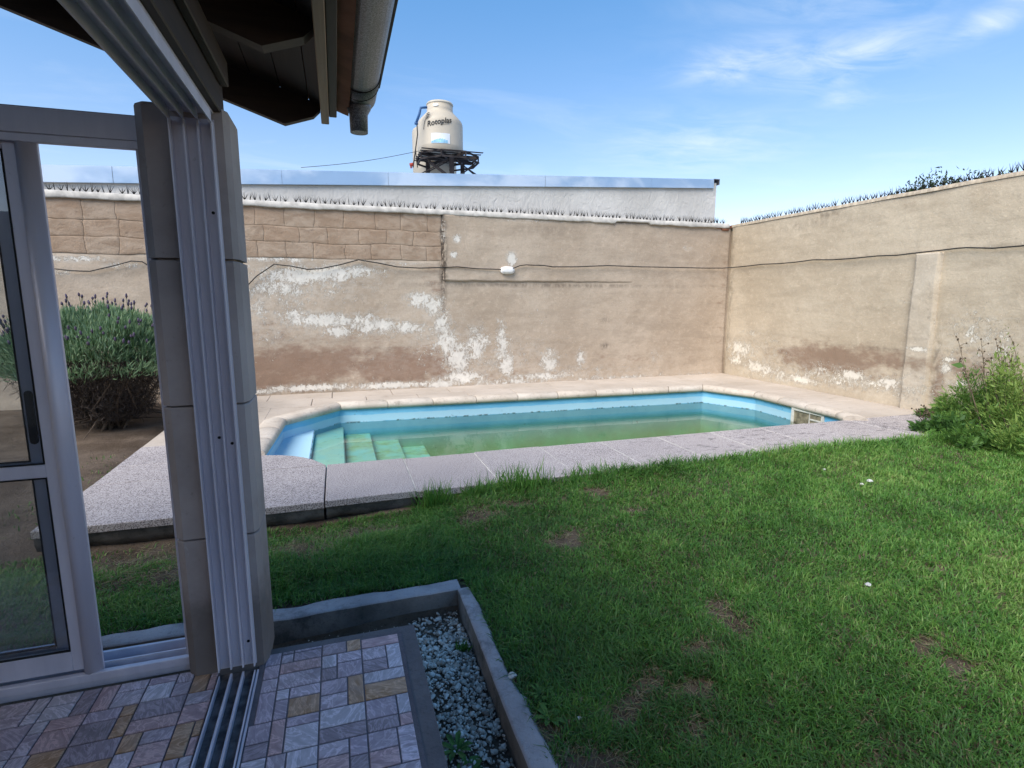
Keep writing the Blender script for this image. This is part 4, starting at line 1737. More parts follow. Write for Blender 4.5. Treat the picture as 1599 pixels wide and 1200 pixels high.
shift(wall_sheet('pilaster', 1, 5.13, 5.46, -0.25, 2.06, WALL_X, relief_p, M['plaster_pilaster'], SPR, wall_r, 0.02, pil_edge), WRO)
b = MB()
yy = np.arange(-1.9, WALL_Y + 0.02, 0.05)
vs = []
for y in yy:
    zt = WALL_TOP + 0.018 + 0.010 * float(NZ(y * 2.5, 1.8, 3))
    vs += [(WALL_X - 0.020, y, zt - 0.05), (WALL_X - 0.004 - 0.006 * float(NZ2(y * 9, 3.7, 3)), y, zt), (WALL_X + 0.155, y, zt + 0.004), (WALL_X + 0.158, y, zt - 0.03)]
shift(np_mesh('mortar_cap', vs, [grid_faces(len(yy), 4, True)], M['plaster_right'], wall_r, {'dark_marks': np.full(len(vs), 0.5), 'peel': np.zeros(len(vs))}), WRO)

# ------------------------------------------------------------------ spike strips
ORD = ['first', 'second', 'third', 'fourth', 'fifth', 'sixth', 'seventh', 'eighth', 'ninth', 'tenth', 'eleventh', 'twelfth', 'thirteenth', 'fourteenth']


def fan_mesh(big):
    b = MB()
    H = 0.125
    if big:
        dirs = [(-0.62, 0.1), (-0.33, -0.25), (-0.08, 0.3), (0.12, -0.2), (0.38, 0.25), (0.66, -0.05)]
    else:
        dirs = [(0.02, 0.1), (0.05, -0.5), (-0.04, 0.5)]
    for dx, dy in dirs:
        v = Vector((dx, dy, 1.0)).normalized() * H * random.uniform(0.9, 1.08)
        a = v.orthogonal().normalized() * 0.0058
        c = v.cross(a).normalized() * 0.0058
        base = [b.bm.verts.new(p) for p in (a, c, -a, -c)]
        tip = b.bm.verts.new(v)
        for k in range(4):
            b.bm.faces.new((base[k], base[(k + 1) % 4], tip))
    me = bpy.data.meshes.new('spike_fan')
    b.bm.to_mesh(me)
    b.bm.free()
    me.materials.append(M['spike'])
    return me


FANS = [fan_mesh(True) for _ in range(3)]
SINGLES = [fan_mesh(False) for _ in range(2)]


def spike_strip(p0, p1, label, group, n_fan=8):
    p0, p1 = Vector(p0), Vector(p1)
    d = p1 - p0
    ang = math.atan2(d.y, d.x)
    L = d.length
    b = MB()
    b.box(0, L, -0.016, 0.016, 0.0, 0.007, 0.001)
    me_o = b.build('spike_strip', M['spike'])
    me_o.location = p0
    me_o.rotation_euler = (0, 0, ang)
    tag(me_o, label, 'spike strip', group)
    for k in range(2 * n_fan - 1):
        o = bpy.data.objects.new('spike_fan', random.choice(FANS if k % 2 == 0 else SINGLES))
        link(o, me_o)
        o.location = (L * (k + 0.5) / (2 * n_fan - 1), random.uniform(-0.005, 0.005), 0.005)
        o.scale = (random.uniform(.8, 1.15), random.uniform(.8, 1.15), random.uniform(.8, 1.14))
        o.rotation_euler = (random.uniform(-.22, .22), random.uniform(-.28, .28), random.uniform(-0.4, 0.4) + (math.pi if random.random() < .5 else 0))


x = 7.32
k = 0
while x > -4.6:
    x0 = x - 1.06
    if not (-1.4 < x0 + .5 < -0.9 and False):
        spike_strip((x0, WALL_Y + 0.045, WALL_TOP + 0.043), (x, WALL_Y + 0.045, WALL_TOP + 0.043), '%s dark spike strip from the corner along the back wall top' % ORD[k], 'spike strips on the back wall')
    x = x0 - 0.075
    k += 1
y = 9.05
k = 0
while y > 2.0:
    spike_strip((WALL_X + 0.07, y, WALL_TOP + 0.022), (WALL_X + 0.07, y - 1.06, WALL_TOP + 0.022), '%s dark spike strip from the corner along the right wall top' % ORD[k], 'spike strips on the right wall', 9)
    y -= 1.12
    k += 1

# ------------------------------------------------------------------ cable and lamp
pts = [atY(px, py, 9.128) for px, py in ((20, 470), (50, 440), (85, 420), (110, 423), (140, 424), (175, 416), (205, 408), (222, 409), (240, 420), (310, 470), (345, 478), (378, 455), (400, 432), (428, 413), (455, 416), (480, 421), (500, 420), (530, 414), (560, 406), (590, 411), (620, 417), (655, 419), (690, 418), (715, 417), (745, 420), (782, 421))]
pts += [atY(px, py, 9.118) for px, py in ((800, 420), (812, 415), (822, 414), (850, 415), (863, 417), (900, 417), (950, 415), (1000, 417), (1060, 418), (1100, 419), (1128, 419))]
pts += [atX(px, py, 7.395) for px, py in ((1145, 418), (1165, 416), (1190, 413), (1215, 412), (1240, 410), (1270, 406), (1300, 406), (1330, 404), (1370, 400), (1400, 399), (1433, 395), (1470, 391), (1495, 388), (1510, 387), (1550, 388), (1599, 384), (1660, 378))]
b = MB()
b.tube(pts, 0.0085, 6)
cable = b.build('cable', M['cable'])
tag(cable, 'thin black electric cable strung along both garden walls', 'cable')
c1 = atY(793, 422.5, 9.12)
lamp = tag(empty('wall_lamp', (c1.x, 9.15, c1.z)), 'small white oval lamp on the back wall above the pool', 'lamp')


def oval(rx, rz, y0, y1, seg=32, e=2.6, bulge=0.0):
    t = bmesh.new()
    rings = []
    prof_ = [(1.0, y0), (1.0, y0 + (y1 - y0) * 0.6), (0.93, y0 + (y1 - y0) * 0.9), (0.75, y1), (0.4, y1 - bulge)]
    for s, y in prof_:
        r_ = []
        for q in range(seg):
            a_ = 2 * math.pi * q / seg
            ca, sa = math.cos(a_), math.sin(a_)
            r_.append(t.verts.new((math.copysign(abs(ca) ** (2 / e), ca) * rx * s, y, math.copysign(abs(sa) ** (2 / e), sa) * rz * s)))
        rings.append(r_)
    for i in range(len(rings) - 1):
        for q in range(seg):
            fc = t.faces.new((rings[i][q], rings[i][(q + 1) % seg], rings[i + 1][(q + 1) % seg], rings[i + 1][q]))
            fc.smooth = True
    t.faces.new(rings[-1])
    t.faces.new(rings[0][::-1])
    bmesh.ops.recalc_face_normals(t, faces=t.faces)
    return t


b = MB()
b.join(oval(0.128, 0.066, 0.01, -0.035))
b.build('lamp_base', M['lamp_white'], lamp)
b = MB()
b.join(oval(0.104, 0.046, -0.034, -0.06, bulge=0.006))
b.build('lens', M['lamp_white'], lamp)

# ================================================================== NEIGHBOUR BUILDING, TANKS
NY = WALL_Y + 0.155


def n_top(x):
    return 3.245 + (x + 3.63) * 0.0455


NBO = Vector((0, 11.5, 0))
nb = tag(empty('neighbour_building', NBO), 'low white rendered building behind the back wall with a sheet metal roof edge tinted like reflected sky', 'building')
xx = np.arange(-10, 7.18, 0.12)
zz_ = 26
vs = []
for x in xx:
    for j in range(zz_):
        z = -0.3 + (n_top(x) - 0.06 + 0.3) * j / (zz_ - 1)
        vs.append((x, NY + 0.012 * (float(NZ(x * 1.1, z * 1.7, 3)) - 0.5), z))
shift(np_mesh('wall', vs, [grid_faces(len(xx), zz_)], M['white_plaster'], nb, smooth=True), NBO)
b = MB()
xe = float(xx[-1])
b.face([(xe, NY, -0.3), (xe, 16, -0.3), (xe, 16, n_top(xe) - 0.05), (xe, NY, n_top(xe) - 0.05)])
b.face([(-10, NY + 0.02, n_top(-10) - 0.08), (xe - 0.01, NY + 0.02, n_top(xe) - 0.08), (xe - 0.01, 16, n_top(xe) - 0.08), (-10, 16, n_top(-10) - 0.08)])
shift(b.build('roof', M['sheet'], nb), NBO)
joints = [-10, -7.6, -5.2, -2.9, -0.7, atY(605, 262, NY).x, atY(850, 270, NY).x, atY(1015, 275, NY).x, atY(1113, 280, NY).x]
for i in range(len(joints) - 1):
    a, c = joints[i], joints[i + 1]
    b = MB()
    t = bmesh.new()
    nseg = 8
    rows_ = []
    for q in range(nseg + 1):
        x = a + (c - a) * q / nseg + (0.004 if q == 0 and i else 0)
        wob = 0.006 * (float(NZ(x * 2.2, 5.5, 2)) - 0.5)
        zt = n_top(x)
        hb_ = 0.205 - 0.006 * max(-3, min(7, x))
        yo = NY - 0.045 + wob + (0.004 if i % 2 else 0)
        rows_.append([t.verts.new(p) for p in ((x, NY + 0.35, zt - 0.01), (x, yo, zt), (x, yo - 0.004, zt - hb_), (x, yo + 0.018, zt - hb_ - 0.006), (x, NY + 0.01, zt - hb_ + 0.004))])
    for q in range(nseg):
        for s in range(4):
            t.faces.new((rows_[q][s], rows_[q][s + 1], rows_[q + 1][s + 1], rows_[q + 1][s]))
    bmesh.ops.recalc_face_normals(t, faces=t.faces)
    b.join(t)
    o = shift(b.build('flashing_sheet', M['sheet'], nb), NBO)
b = MB()
b.box(xe - 0.09, xe + 0.035, NY - 0.05, NY + 0.6, n_top(xe) - 0.012, n_top(xe) + 0.004)
b.box(xe + 0.02, xe + 0.034, NY - 0.05, NY + 0.6, n_top(xe) - 0.10, n_top(xe) - 0.0125)
shift(b.build('corner_cap', M['galvanised'], nb), NBO)

# water tank
TC = atY(688, 235, 13.6)
TCX, TZ0 = TC.x, 4.83
TR = 0.535


def tank_profile(r, h):
    return [(r * 0.96, 0.0), (r, 0.03), (r, h * 0.10), (r * 1.008, h * 0.115), (r * 1.008, h * 0.135), (r, h * 0.15), (r, h * 0.56), (r * 0.985, h * 0.60), (r * 0.94, h * 0.645), (r * 0.80, h * 0.715), (r * 0.66, h * 0.78), (r * 0.59, h * 0.815), (r * 0.57, h * 0.85),
            (r * 0.57, h * 0.965)]


def water_tank(x, y, z, r, h, label, logo):
    t = tag(empty('water_tank', (x, y, z)), label, 'water tank', 'beige rooftop water tanks')
    b = MB()
    b.lathe(tank_profile(r, h) if logo else [(r * .97, 0), (r, .03), (r, h * .86), (r * .97, h * .9), (r * .85, h * .94), (r * .6, h * .97), (r * .3, h * .985)], 48)
    b.build('tank_body', M['tank'], t)
    b = MB()
    k_ = 1.0 if logo else 0.55
    b.lathe([(r * 0.575 * k_, h * 0.955), (r * 0.59 * k_, h * 0.962), (r * 0.59 * k_, h * 0.975), (r * 0.55 * k_, h * 1.0), (r * 0.2, h * 1.012), (r * 0.06, h * 1.012), (r * 0.055, h * 1.03), (r * 0.02, h * 1.035)], 40)
    b.build('lid', M['tank_lid'], t)
    return t


TH = 1.17
tank = water_tank(TCX, 13.6, TZ0, TR, TH, 'beige water tank with black lettering on a steel stand, in front of the other tank', True)
T2 = atY(643.5, 203, 14.75)
tank2 = water_tank(T2.x + 0.56, 14.75, T2.z - 1.22, 0.56, 1.36, 'second beige water tank, mostly hidden behind the lettered one', False)

# lettering, wrapped round the barrel. VIEW is the direction from the tank towards the garden
VIEW = math.atan2(-13.6, -TCX)


def wrap(u, v, r):
    """u metres to the right as seen from the garden, v metres up"""
    a_ = VIEW + u / r
    return (r * math.cos(a_), r * math.sin(a_), v)


def text_mesh(txt, size, u0, v0, slant, name, parent, r, bold=0.0, rise=0.0, mat=None):
    cu = bpy.data.curves.new('lettering', 'FONT')
    cu.body = txt
    cu.size = size
    cu.shear = slant
    cu.offset = bold
    cu.fill_mode = 'BOTH'
    cu.extrude = 0.0
    cu.resolution_u = 4
    to = bpy.data.objects.new('lettering', cu)
    COL.objects.link(to)
    bpy.context.view_layer.update()
    dg = bpy.context.evaluated_depsgraph_get()
    me = bpy.data.meshes.new_from_object(to.evaluated_get(dg))
    bpy.data.objects.remove(to)
    bm = bmesh.new()
    bm.from_mesh(me)
    bmesh.ops.triangulate(bm, faces=bm.faces)
    bmesh.ops.subdivide_edges(bm, edges=[e for e in bm.edges if e.calc_length() > 0.05], cuts=2)
    for v in bm.verts:
        v.co = wrap(u0 + v.co.x, v0 + v.co.y + rise * v.co.x, r)
    bm.to_mesh(me)
    bm.free()
    me.materials.clear()
    me.materials.append(mat or M['black_print'])
    o = bpy.data.objects.new(name, me)
    link(o, parent)
    return o


text_mesh('Rotoplas', 0.165, -0.315, 0.52, 0.08, 'lettering', tank, TR + 0.009, 0.003, 0.17)
b = MB()


def strip(pts, w_, r=TR + 0.007):
    for i in range(len(pts) - 1):
        (ua, va), (ub, vb) = pts[i], pts[i + 1]
        wa, wb = w_[i], w_[i + 1]
        b.face([wrap(ua, va - wa / 2, r), wrap(ub, vb - wb / 2, r), wrap(ub, vb + wb / 2, r), wrap(ua, va + wa / 2, r)])


for q in range(4):
    v = 0.70 + q * 0.034
    u = -0.37 + q * 0.012
    strip([(u, v - 0.016), (u + 0.05, v + 0.006), (u + 0.125 - abs(q - 1.5) * 0.022, v + 0.010)], [0.008, 0.022, 0.016], TR + 0.012)
for q in range(7):
    a0, a1 = q / 7, (q + 1) / 7
    p0 = (-0.42 + 0.06 * a0 ** 1.6, 0.47 + 0.22 * a0)
    p1 = (-0.42 + 0.06 * a1 ** 1.6, 0.47 + 0.22 * a1)
    b.face([wrap(p0[0] - 0.006, p0[1], TR + 0.012), wrap(p0[0] + 0.006, p0[1], TR + 0.012), wrap(p1[0] + 0.007, p1[1], TR + 0.012), wrap(p1[0] - 0.007, p1[1], TR + 0.012)])
b.build('emblem', M['black_print'], tank)
b = MB()
strip([(0.0 + 0.028 * q, 0.55 + 0.0045 * q) for q in range(9)], [0.007] * 9)
b.build('fine_print', M['black_print'], tank)
b = MB()
us = np.linspace(-0.215, 0.225, 9)
for i in range(8):
    b.face([wrap(us[i], 0.15, TR + 0.010), wrap(us[i + 1], 0.15, TR + 0.010), wrap(us[i + 1], 0.37, TR + 0.010), wrap(us[i], 0.37, TR + 0.010)])
sticker = b.build('sticker', M['label_white'], tank)
b = MB()
for i in range(7):
    hgt = 0.03 + 0.06 * math.sin((i + 0.5) / 8 * math.pi)
    b.face([wrap(us[i] + 0.004, 0.158, TR + 0.0125), wrap(us[i + 1], 0.158, TR + 0.0125), wrap(us[i + 1], 0.165 + hgt, TR + 0.0125), wrap(us[i] + 0.004, 0.165 + hgt * 0.8, TR + 0.0125)])
b.build('sticker_print', M['label_blue'], sticker)
b = MB()
ring = [wrap(-0.10 + 0.07 * math.cos(a_), TH * 0.90 + 0.03 * math.sin(a_), TR * 0.575 + 0.012) for a_ in np.linspace(0, 2 * math.pi, 18, endpoint=False)]
b.face(ring)
b.build('badge', M['label_white'], tank)

# overflow pipe: blue elbow at the neck, then a thin black hose down to the roof
b = MB()
ya = 13.2
P = [atY(667, 168, ya), atY(657, 168.5, ya), atY(655, 178, ya), atY(650, 192, ya)]
b.tube(P, 0.028, 8)
b.tube([atY(647.5, 193, ya), atY(652.5, 193, ya)], 0.03, 8)
pipe = tag(b.build('overflow_pipe', M['pipe_blue']), 'thin blue and black overflow pipe down the left side of the tank', 'pipe')
b = MB()
b.tube([atY(651, 194, ya), atY(652, 210, ya), atY(650, 225, ya), atY(648, 240, ya), atY(645, 262, ya)], 0.013, 6)
b.tube([atY(649, 232, ya), atY(650, 248, ya), atY(652, 262, ya)], 0.011, 6)
b.build('hose', M['cable'], pipe)
b = MB()
b.tube([atY(640, 258, ya), atY(645, 257, ya)], 0.04, 10)
b.tube([atY(642, 263, ya), atY(642, 256, ya)], 0.02, 8)
tag(b.build('valve', M['red_paint']), 'small red valve at the roof edge beside the tank', 'valve')

# steel stand: octagonal ring frame, post and struts
st = tag(empty('tank_stand', (TCX + 0.17, 13.6, TZ0 - 1.6)), 'dark steel lattice stand carrying the lettered tank', 'stand')
SO = Vector((TCX, 13.6, TZ0 - 1.6))


def sp_(x, y, z):
    return (x, y, z + 1.6)


RO = 0.74
OCT = [(RO * math.cos(math.pi / 8 + k * math.pi / 4), RO * math.sin(math.pi / 8 + k * math.pi / 4)) for k in range(8)]
b = MB()
for z in (-0.03, -0.16):
    for k in range(8):
        (xa, ya_), (xb_, yb_) = OCT[k], OCT[(k + 1) % 8]
        b.bar(sp_(xa, ya_, z), sp_(xb_, yb_, z), 0.035)
for k in range(8):
    b.bar(sp_(*OCT[k], -0.16), sp_(*OCT[k], -0.03), 0.03)
b.build('ring_frame', M['steel'], st)
for k in range(4):
    b = MB()
    b.bar(sp_(*OCT[k], -0.05), sp_(*OCT[k + 4], -0.05), 0.05 + 0.001 * k, 0.06)
    b.build('cross_beam', M['steel'], st)
for k in range(7):
    b = MB()
    yq = -0.6 + 0.2 * k
    b.box(-0.72, 0.72, yq - 0.035, yq + 0.035, 1.6 - 0.012, 1.6 - 0.002)
    b.build('deck_bar', M['steel'], st)
for k, (x, y) in enumerate(((0.0, -0.45), (-0.42, 0.4), (0.45, 0.4))):
    b = MB()
    b.box(x - 0.045, x + 0.045, y - 0.045, y + 0.045, -0.7, 1.6 - 0.07)
    b.build('leg', M['steel'], st)
for x0, x1 in ((-0.03, -0.62), (0.03, 0.70), (0.03, -0.55), (0.1, 0.62)):
    b = MB()
    b.bar((x0, -0.45, 1.0), (x1, -0.30, 1.44), 0.03)
    b.bar((x0, -0.45, 1.45), (x1 * 1.1, -0.2, 1.12), 0.022)
    b.build('strut', M['steel'], st)

b = MB()
p0, p1 = atY(470, 262, 12.9), atY(655, 236, 13.1)
b.tube([p0 + (p1 - p0) * s - Vector((0, 0, 0.05 * math.sin(math.pi * s))) for s in np.linspace(0, 1, 14)], 0.0055, 5)
tag(b.build('overhead_wire', M['cable']), 'thin dark wire rising from the roof to the water tank', 'wire')

# ================================================================== VEGETATION


def leaf_cloud(cent, direc, length, width, tone, bend=0.2, seg=1):
    """arrays -> verts, quads, tone. Each leaf is a pointed rhomb (two faces when folded)"""
    n_ = len(cent)
    d = direc / np.linalg.norm(direc, axis=1, keepdims=True)
    ref = rng.normal(size=(n_, 3))
    side = np.cross(d, ref)
    side /= np.linalg.norm(side, axis=1, keepdims=True) + 1e-9
    nor = np.cross(side, d)
    L = length[:, None]
    W = width[:, None]
    a = cent
    m1 = cent + d * L * 0.45 + side * W * 0.5 + nor * L * bend * 0.3
    m2 = cent + d * L * 0.45 - side * W * 0.5 + nor * L * bend * 0.3
    t = cent + d * L
    V = np.stack([a, m1, t, m2], 1).reshape(-1, 3)
    Fq = np.arange(n_ * 4).reshape(n_, 4)
    return V, Fq, np.repeat(tone, 4)


# ---- grass
PATCH = [(740, 812, .34, .20), (885, 838, .24, .17), (585, 822, .40, .16), (470, 850, .40, .25), (330, 880, .55, .28), (1130, 968, .16, .2), (1055, 1002, .16, .12), (1090, 1080, .14, .1), (935, 1192, .26, .16), (1455, 1008, .2, .08), (1515, 1050, .22, .08), (990, 1090, .12, .1), (870, 1140, .15, .12), (800, 790, .22, .1),
         (1090, 1150, .12, .08), (930, 780, .15, .1), (1000, 800, .14, .1), (1450, 900, .12, .08), (1560, 880, .2, .08), (260, 850, .35, .35), (1010, 1060, .15, .12)]
PW = []
for px, py, rx, ry in PATCH:
    c = atz(px, py, -0.14)
    PW.append((c.x, c.y, rx, ry))


def bare(x, y):
    r_ = np.zeros_like(x)
    x, y = x + 0.34 * (NZ(x * 3.1 + 7, y * 3.1, 4) - 0.5), y + 0.30 * (NZ2(x * 3.1, y * 3.1 + 9, 4) - 0.5)
    for cx, cy, rx, ry in PW:
        r_ = np.maximum(r_, np.exp(-(((x - cx) / (rx * .68)) ** 2 + ((y - cy) / (ry * .68)) ** 2)))
    return r_


def deck_front(x):
    return 4.12 + 0.0 * x


def in_lawn(x, y):
    right = (x > 0.635 + 0.05 * (NZ(y * 3.1, 0.4 + 0 * y, 4) - 0.45)) & (y < deck_front(x) + 0.04) & (x < 7.40)
    left = (x <= 0.66) & (y > 2.90) & (y < deck_front(x) - 0.02) & (x > -2.3)
    farleft = (x < -1.99) & (y > 4.3) & (y < 6.2) & (x > -2.35) & (rng.random(len(x)) < 0.25)
    return right | left | farleft


def sample(n_, x0, x1, y0, y1):
    return rng.uniform(x0, x1, n_), rng.uniform(y0, y1, n_)


# density falls with distance from the house
NB = 520000
rr0 = rng.uniform(1.0, 8.9, NB)
th0 = rng.uniform(R(2), R(89), NB)
x, y = rr0 * np.cos(th0), rr0 * np.sin(th0)
xa, ya_ = sample(60000, -2.3, 0.75, 2.86, 4.14)
xb_, yb_ = sample(3000, -2.4, -1.95, 4.3, 6.3)
x, y = np.concatenate([x, xa, xb_]), np.concatenate([y, ya_, yb_])
# tufts: pull blades towards tuft centres
ncl = NZ3(x * 9.0, y * 9.0, 3)
keep = in_lawn(x, y)
br = bare(x, y) + 0.55 * (NZ2(x * 3.5 + 40, y * 3.5, 4) - 0.5) + np.where(x < -1.2, 0.25, 0) + np.where((x < 0.7) & (y > 3.0), 0.10, 0) + 0.36 * np.clip((y - 3.68) / 0.25, 0, 1) * np.clip((0.75 - x) / 0.4, 0, 1)
keep &= rng.random(len(x)) > np.clip((br - 0.36) * 2.2, 0, 0.93)
keep &= rng.random(len(x)) < 0.35 + 1.3 * ncl
x, y, br = x[keep], y[keep], br[keep]
n_ = len(x)
z = ground_z(x, y) - 0.006
ang = 2 * math.pi * 2.2 * NZ3(x * 2.3 + 5, y * 2.3, 3) + rng.normal(0, 1.7, n_)
hmap = 0.55 + 0.9 * NZ(x * 1.7 + 20, y * 1.7, 4)
edge = np.exp(-((y - 4.13) / 0.17) ** 2) * (x > 0.2)
edge *= np.clip(np.clip((NZ2(x * 2.6, 0.5 + 0 * x, 3) - 0.40) * 5, 0, 1) + 0.45 * np.clip((x - 0.9) / 0.5, 0, 1), 0, 1.15)
thick = np.clip((0.75 - x) / 0.8, 0, 1) * np.exp(-((y - 3.3) / 0.35) ** 2) * (x > -0.75)
H = (0.036 + 0.038 * rng.random(n_)) * hmap * (1 + 1.1 * edge + 0.55 * thick)
H *= np.where(br > 0.4, 0.75, 1.0)
Wd = (0.0028 + 0.0026 * rng.random(n_)) * (1 + 0.12 * np.hypot(x, y))
lean = np.clip(rng.normal(0.75, 0.35, n_), 0.05, 1.6)
dx, dy = np.cos(ang), np.sin(ang)
px_, py_ = -dy, dx
tw = rng.normal(0, 0.7, n_)
sx_ = px_ * np.cos(tw) + dx * np.sin(tw)
sy_ = py_ * np.cos(tw) + dy * np.sin(tw)
tone = 0.42 + 0.85 * (NZ(x * 1.1, y * 1.1 + 50, 4) - 0.5) + 0.55 * (NZ3(x * 9.0, y * 9.0, 3) - 0.5) + rng.normal(0, 0.17, n_) + 0.24 * np.clip((x - 2.0) / 3.5, 0, 1)  # tone rises to the right: the lawn's sunlit side put into blade colour
tone = np.clip(tone, 0.13, 1.0)
dry = rng.random(n_) < np.clip(0.085 + 0.5 * np.clip(br, 0, 1), 0, 0.6)
tone = np.where(dry, rng.uniform(0, 0.08, n_), tone)
H = np.where(dry, H * 0.7, H)
lean = np.where(dry, lean + 0.8, lean)


def blade_pts(s, up):
    r_ = lean * H * s ** 1.6
    return np.stack([x + dx * r_, y + dy * r_, z + H * up], 1)


sd_ = np.stack([sx_, sy_, np.zeros(n_)], 1)
p0 = blade_pts(0.0, 0.0)
p1 = blade_pts(0.5, 0.55)
p2 = blade_pts(1.0, np.clip(1.0 - 0.38 * lean, 0.12, 1))
Wc = Wd[:, None]
V = np.stack([p0 - sd_ * Wc * 0.5, p0 + sd_ * Wc * 0.5, p1 + sd_ * Wc * 0.42, p1 - sd_ * Wc * 0.42, p2], 1).reshape(-1, 3)
base = np.arange(n_)[:, None] * 5
quads = base + np.array([[0, 1, 2, 3]])
tris = base + np.array([[3, 2, 4]])
lawn = np_mesh('grass', V, [quads, tris], M['grass'], attrs={'tone': np.repeat(tone, 5)}, smooth=True)
tag(lawn, 'uneven green lawn with thin bare patches between pool deck and patio', 'grass', kind='stuff')

# ---- dry straw on the bare spots
xs_, ys_ = [], []
for cx, cy, rx, ry in PW:
    k = int(560 * rx * ry / 0.05)
    xs_.append(cx + rng.normal(0, rx * 0.9, k))
    ys_.append(cy + rng.normal(0, ry * 0.9, k))
x = np.concatenate(xs_)
y = np.concatenate(ys_)
ok = in_lawn(x, y)
x, y = x[ok], y[ok]
n2 = len(x)
a_ = rng.uniform(0, 2 * math.pi, n2)
cent = np.stack([x, y, ground_z(x, y) + 0.003 + 0.01 * rng.random(n2)], 1)
dirn = np.stack([np.cos(a_), np.sin(a_), rng.normal(0.05, 0.18, n2)], 1)
V, Fq, T = leaf_cloud(cent, dirn, rng.uniform(0.03, 0.10, n2), rng.uniform(0.002, 0.004, n2), rng.uniform(0.0, 0.07, n2), 0.1)
straw = np_mesh('dry_grass', V, [Fq], M['grass'], attrs={'tone': T})
tag(straw, 'dry straw and dead blades lying on the bare patches of lawn', 'dry grass', kind='stuff')

# ---- gravel in the bed
ico = bmesh.new()
bmesh.ops.create_icosphere(ico, subdivisions=1, radius=1.0)
iv = np.array([v.co[:] for v in ico.verts])
ifc = np.array([[v.index for v in f_.verts] for f_ in ico.faces])
ico.free()
ns = 9500
x = rng.uniform(0.285, 0.555, ns)
y = 0.7 + 2.05 * rng.random(ns)
dens = -0.05 + 1.5 * NZ(x * 7, y * 5, 3)
dens = np.where(y > 2.55, dens * 0.45, dens)
dens = np.where((x < 0.36) & (y < 2.1), dens * 0.75, dens)
k = rng.random(ns) < dens
x, y = x[k], y[k]
xe_ = rng.uniform(-0.30, 0.30, 160)
ye_ = rng.uniform(2.32, 2.74, 160)
x, y = np.concatenate([x, xe_]), np.concatenate([y, ye_])
ns = len(x)
r_ = 0.0038 + 0.0082 * rng.random(ns) ** 2.6
r_[-160:] *= 0.6
zc = ground_z(x, y) + r_ * 0.5 + 0.012 * rng.random(ns)
sc = np.stack([r_ * rng.uniform(0.7, 1.5, ns), r_ * rng.uniform(0.7, 1.3, ns), r_ * rng.uniform(0.5, 0.9, ns)], 1)
jit = 1 + rng.normal(0, 0.18, (ns, len(iv), 1))
pts_ = iv[None] * jit * sc[:, None, :]
ca, sa = np.cos(rng.uniform(0, 6.28, ns)), np.sin(rng.uniform(0, 6.28, ns))
rx_ = pts_[..., 0] * ca[:, None] - pts_[..., 1] * sa[:, None]
ry_ = pts_[..., 0] * sa[:, None] + pts_[..., 1] * ca[:, None]
tl = rng.normal(0, 0.5, ns)[:, None]
rz_ = pts_[..., 2] + rx_ * tl * 0.5
V = np.stack([rx_ + x[:, None], ry_ + y[:, None], rz_ + zc[:, None]], -1).reshape(-1, 3)
Fg = (ifc[None] + (np.arange(ns) * len(iv))[:, None, None]).reshape(-1, 3)
tn = np.clip(rng.normal(0.52, 0.26, ns), 0, 1)
tn[-160:] = np.clip(rng.normal(0.3, 0.2, 160), 0, 1)
grv = np_mesh('gravel', V, [Fg], M['stone'], attrs={'tone': np.repeat(tn, len(iv))})
tag(grv, 'white and grey gravel in the bed between patio and kerb', 'gravel', kind='stuff')

# ---- lavender
LC = np.array([-2.72, 7.65, 0.0])


